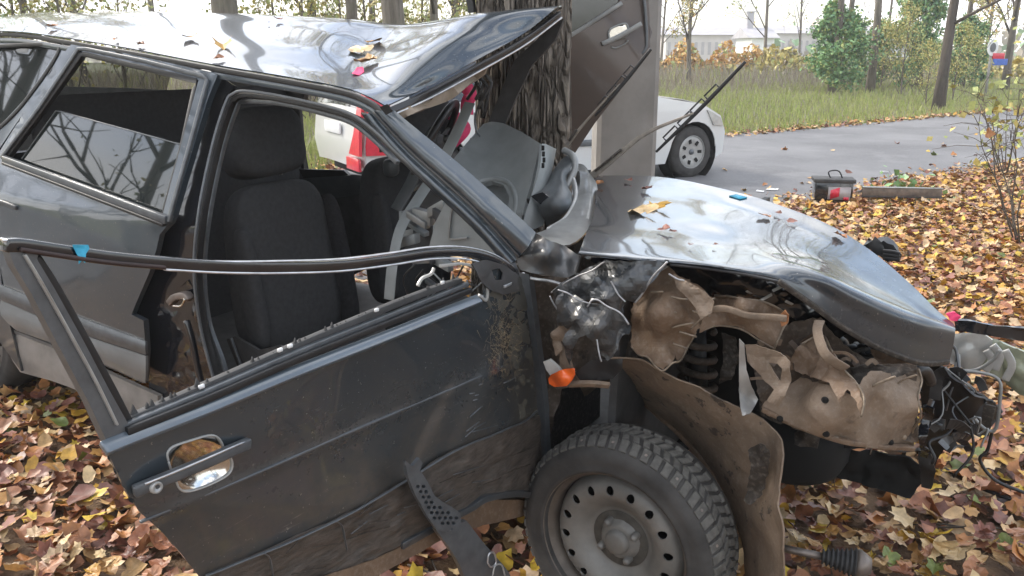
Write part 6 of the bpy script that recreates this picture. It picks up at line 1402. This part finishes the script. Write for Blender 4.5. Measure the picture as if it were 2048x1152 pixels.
# shrub at the right edge with yellow green leaves
def twigbush(px, py, n, H, label, name='shrub', leaves=120, spread=.5, mats=('fyg', 'fy'), seed=3, lsz=.07, lo=.3):
    r = random.Random(seed); b = at_z(px, py, 0); t = thing(name, b, label, 'bush'); st, lf = [], []
    for k in range(n):
        a = r.uniform(0, 6.28); d = Vector((math.cos(a) * spread, math.sin(a) * spread, 1)); ln_ = H * r.uniform(.6, 1.05); pts = [Vector((math.cos(a) * .04, math.sin(a) * .04, 0))]
        for i in range(6): pts.append(pts[-1] + d.normalized() * ln_ / 6 + Vector((r.gauss(0, .025), r.gauss(0, .025), 0)))
        st.append(tubevf(pts, [.008 * (1 - i / 8) for i in range(7)], 5))
        for i in range(2, 7):
            for _ in range(3):
                q = pts[i] + Vector((r.gauss(0, .14), r.gauss(0, .14), r.gauss(.03, .1))); st.append(tubevf([pts[i], pts[i].lerp(q, .5) + Vector((0, 0, .02)), q], [.003, .0025, .0015], 3))
                for _ in range(max(1, leaves // (n * 15))):
                    if pts[i].z > H * lo: lf.append(q + Vector((r.gauss(0, .05), r.gauss(0, .05), r.gauss(0, .04))))
    o = bpy.data.objects.new('stems', mk('stems', merge(st), M['twig'])); COL.objects.link(o); o.parent = t
    if lf: o = bpy.data.objects.new('foliage', leafmesh(lf, lsz, [M[m_] for m_ in mats], [1] * len(mats))); COL.objects.link(o); o.parent = t
    return t
twigbush(2045, 500, 9, 1.5, 'twiggy shrub with yellow green leaves cut by the right edge of the picture', leaves=200, spread=.42, seed=3, lsz=.055, lo=.45)
twigbush(2010, 360, 7, 1.3, 'thin shrub with few leaves at the road edge, behind the larger shrub', leaves=60, spread=.4, seed=5, lsz=.08, lo=.3)
twigbush(1800, 400, 5, .14, 'low green seedling growing through leaves by the metal channel', 'seedling', 60, 1.2, ('fg',), 8, .07, 0)
o = put = None
q = at_y(1976, 266, 5.2); v, f = SH[8]; me = bpy.data.meshes.new('leaf'); me.from_pydata(v.tolist(), [], f); me.materials.append(LEAF[0]); o = bpy.data.objects.new('hanging_leaf', me); COL.objects.link(o); o.location = q; o.scale = (.09,) * 3; o.rotation_euler = (1.4, .2, .3)
tag(o, 'single rust brown leaf hanging from the shrub at the right', 'leaf')
# pale litter on the road
for x, y, s_, lb in [(1545, 379, .05, 'flat white scrap on the asphalt behind the hood'), (1440, 380, .04, 'pale scrap on the asphalt just beyond the hood'), (1800, 352, .05, 'white scrap at the road edge right of the channel'), (1520, 383, .03, 'smallest white scrap on the asphalt behind the hood'), (1770, 345, .04, 'white crumb on the road above the channel'), (1975, 390, .06, 'white crumpled scrap in the leaves near the right shrub')]:
    p = at_z(x, y, .02); V = [p + Vector((s_ * math.cos(t) * random.uniform(1, 2), s_ * math.sin(t) * random.uniform(.5, 1), random.uniform(0, .02))) for t in np.linspace(0, 6.28, 8)[:-1]]
    o = mesh('paper_scrap', V, [tuple(range(7))], M['white'], None, smooth=False, solid=.004); tag(o, lb, 'scrap')
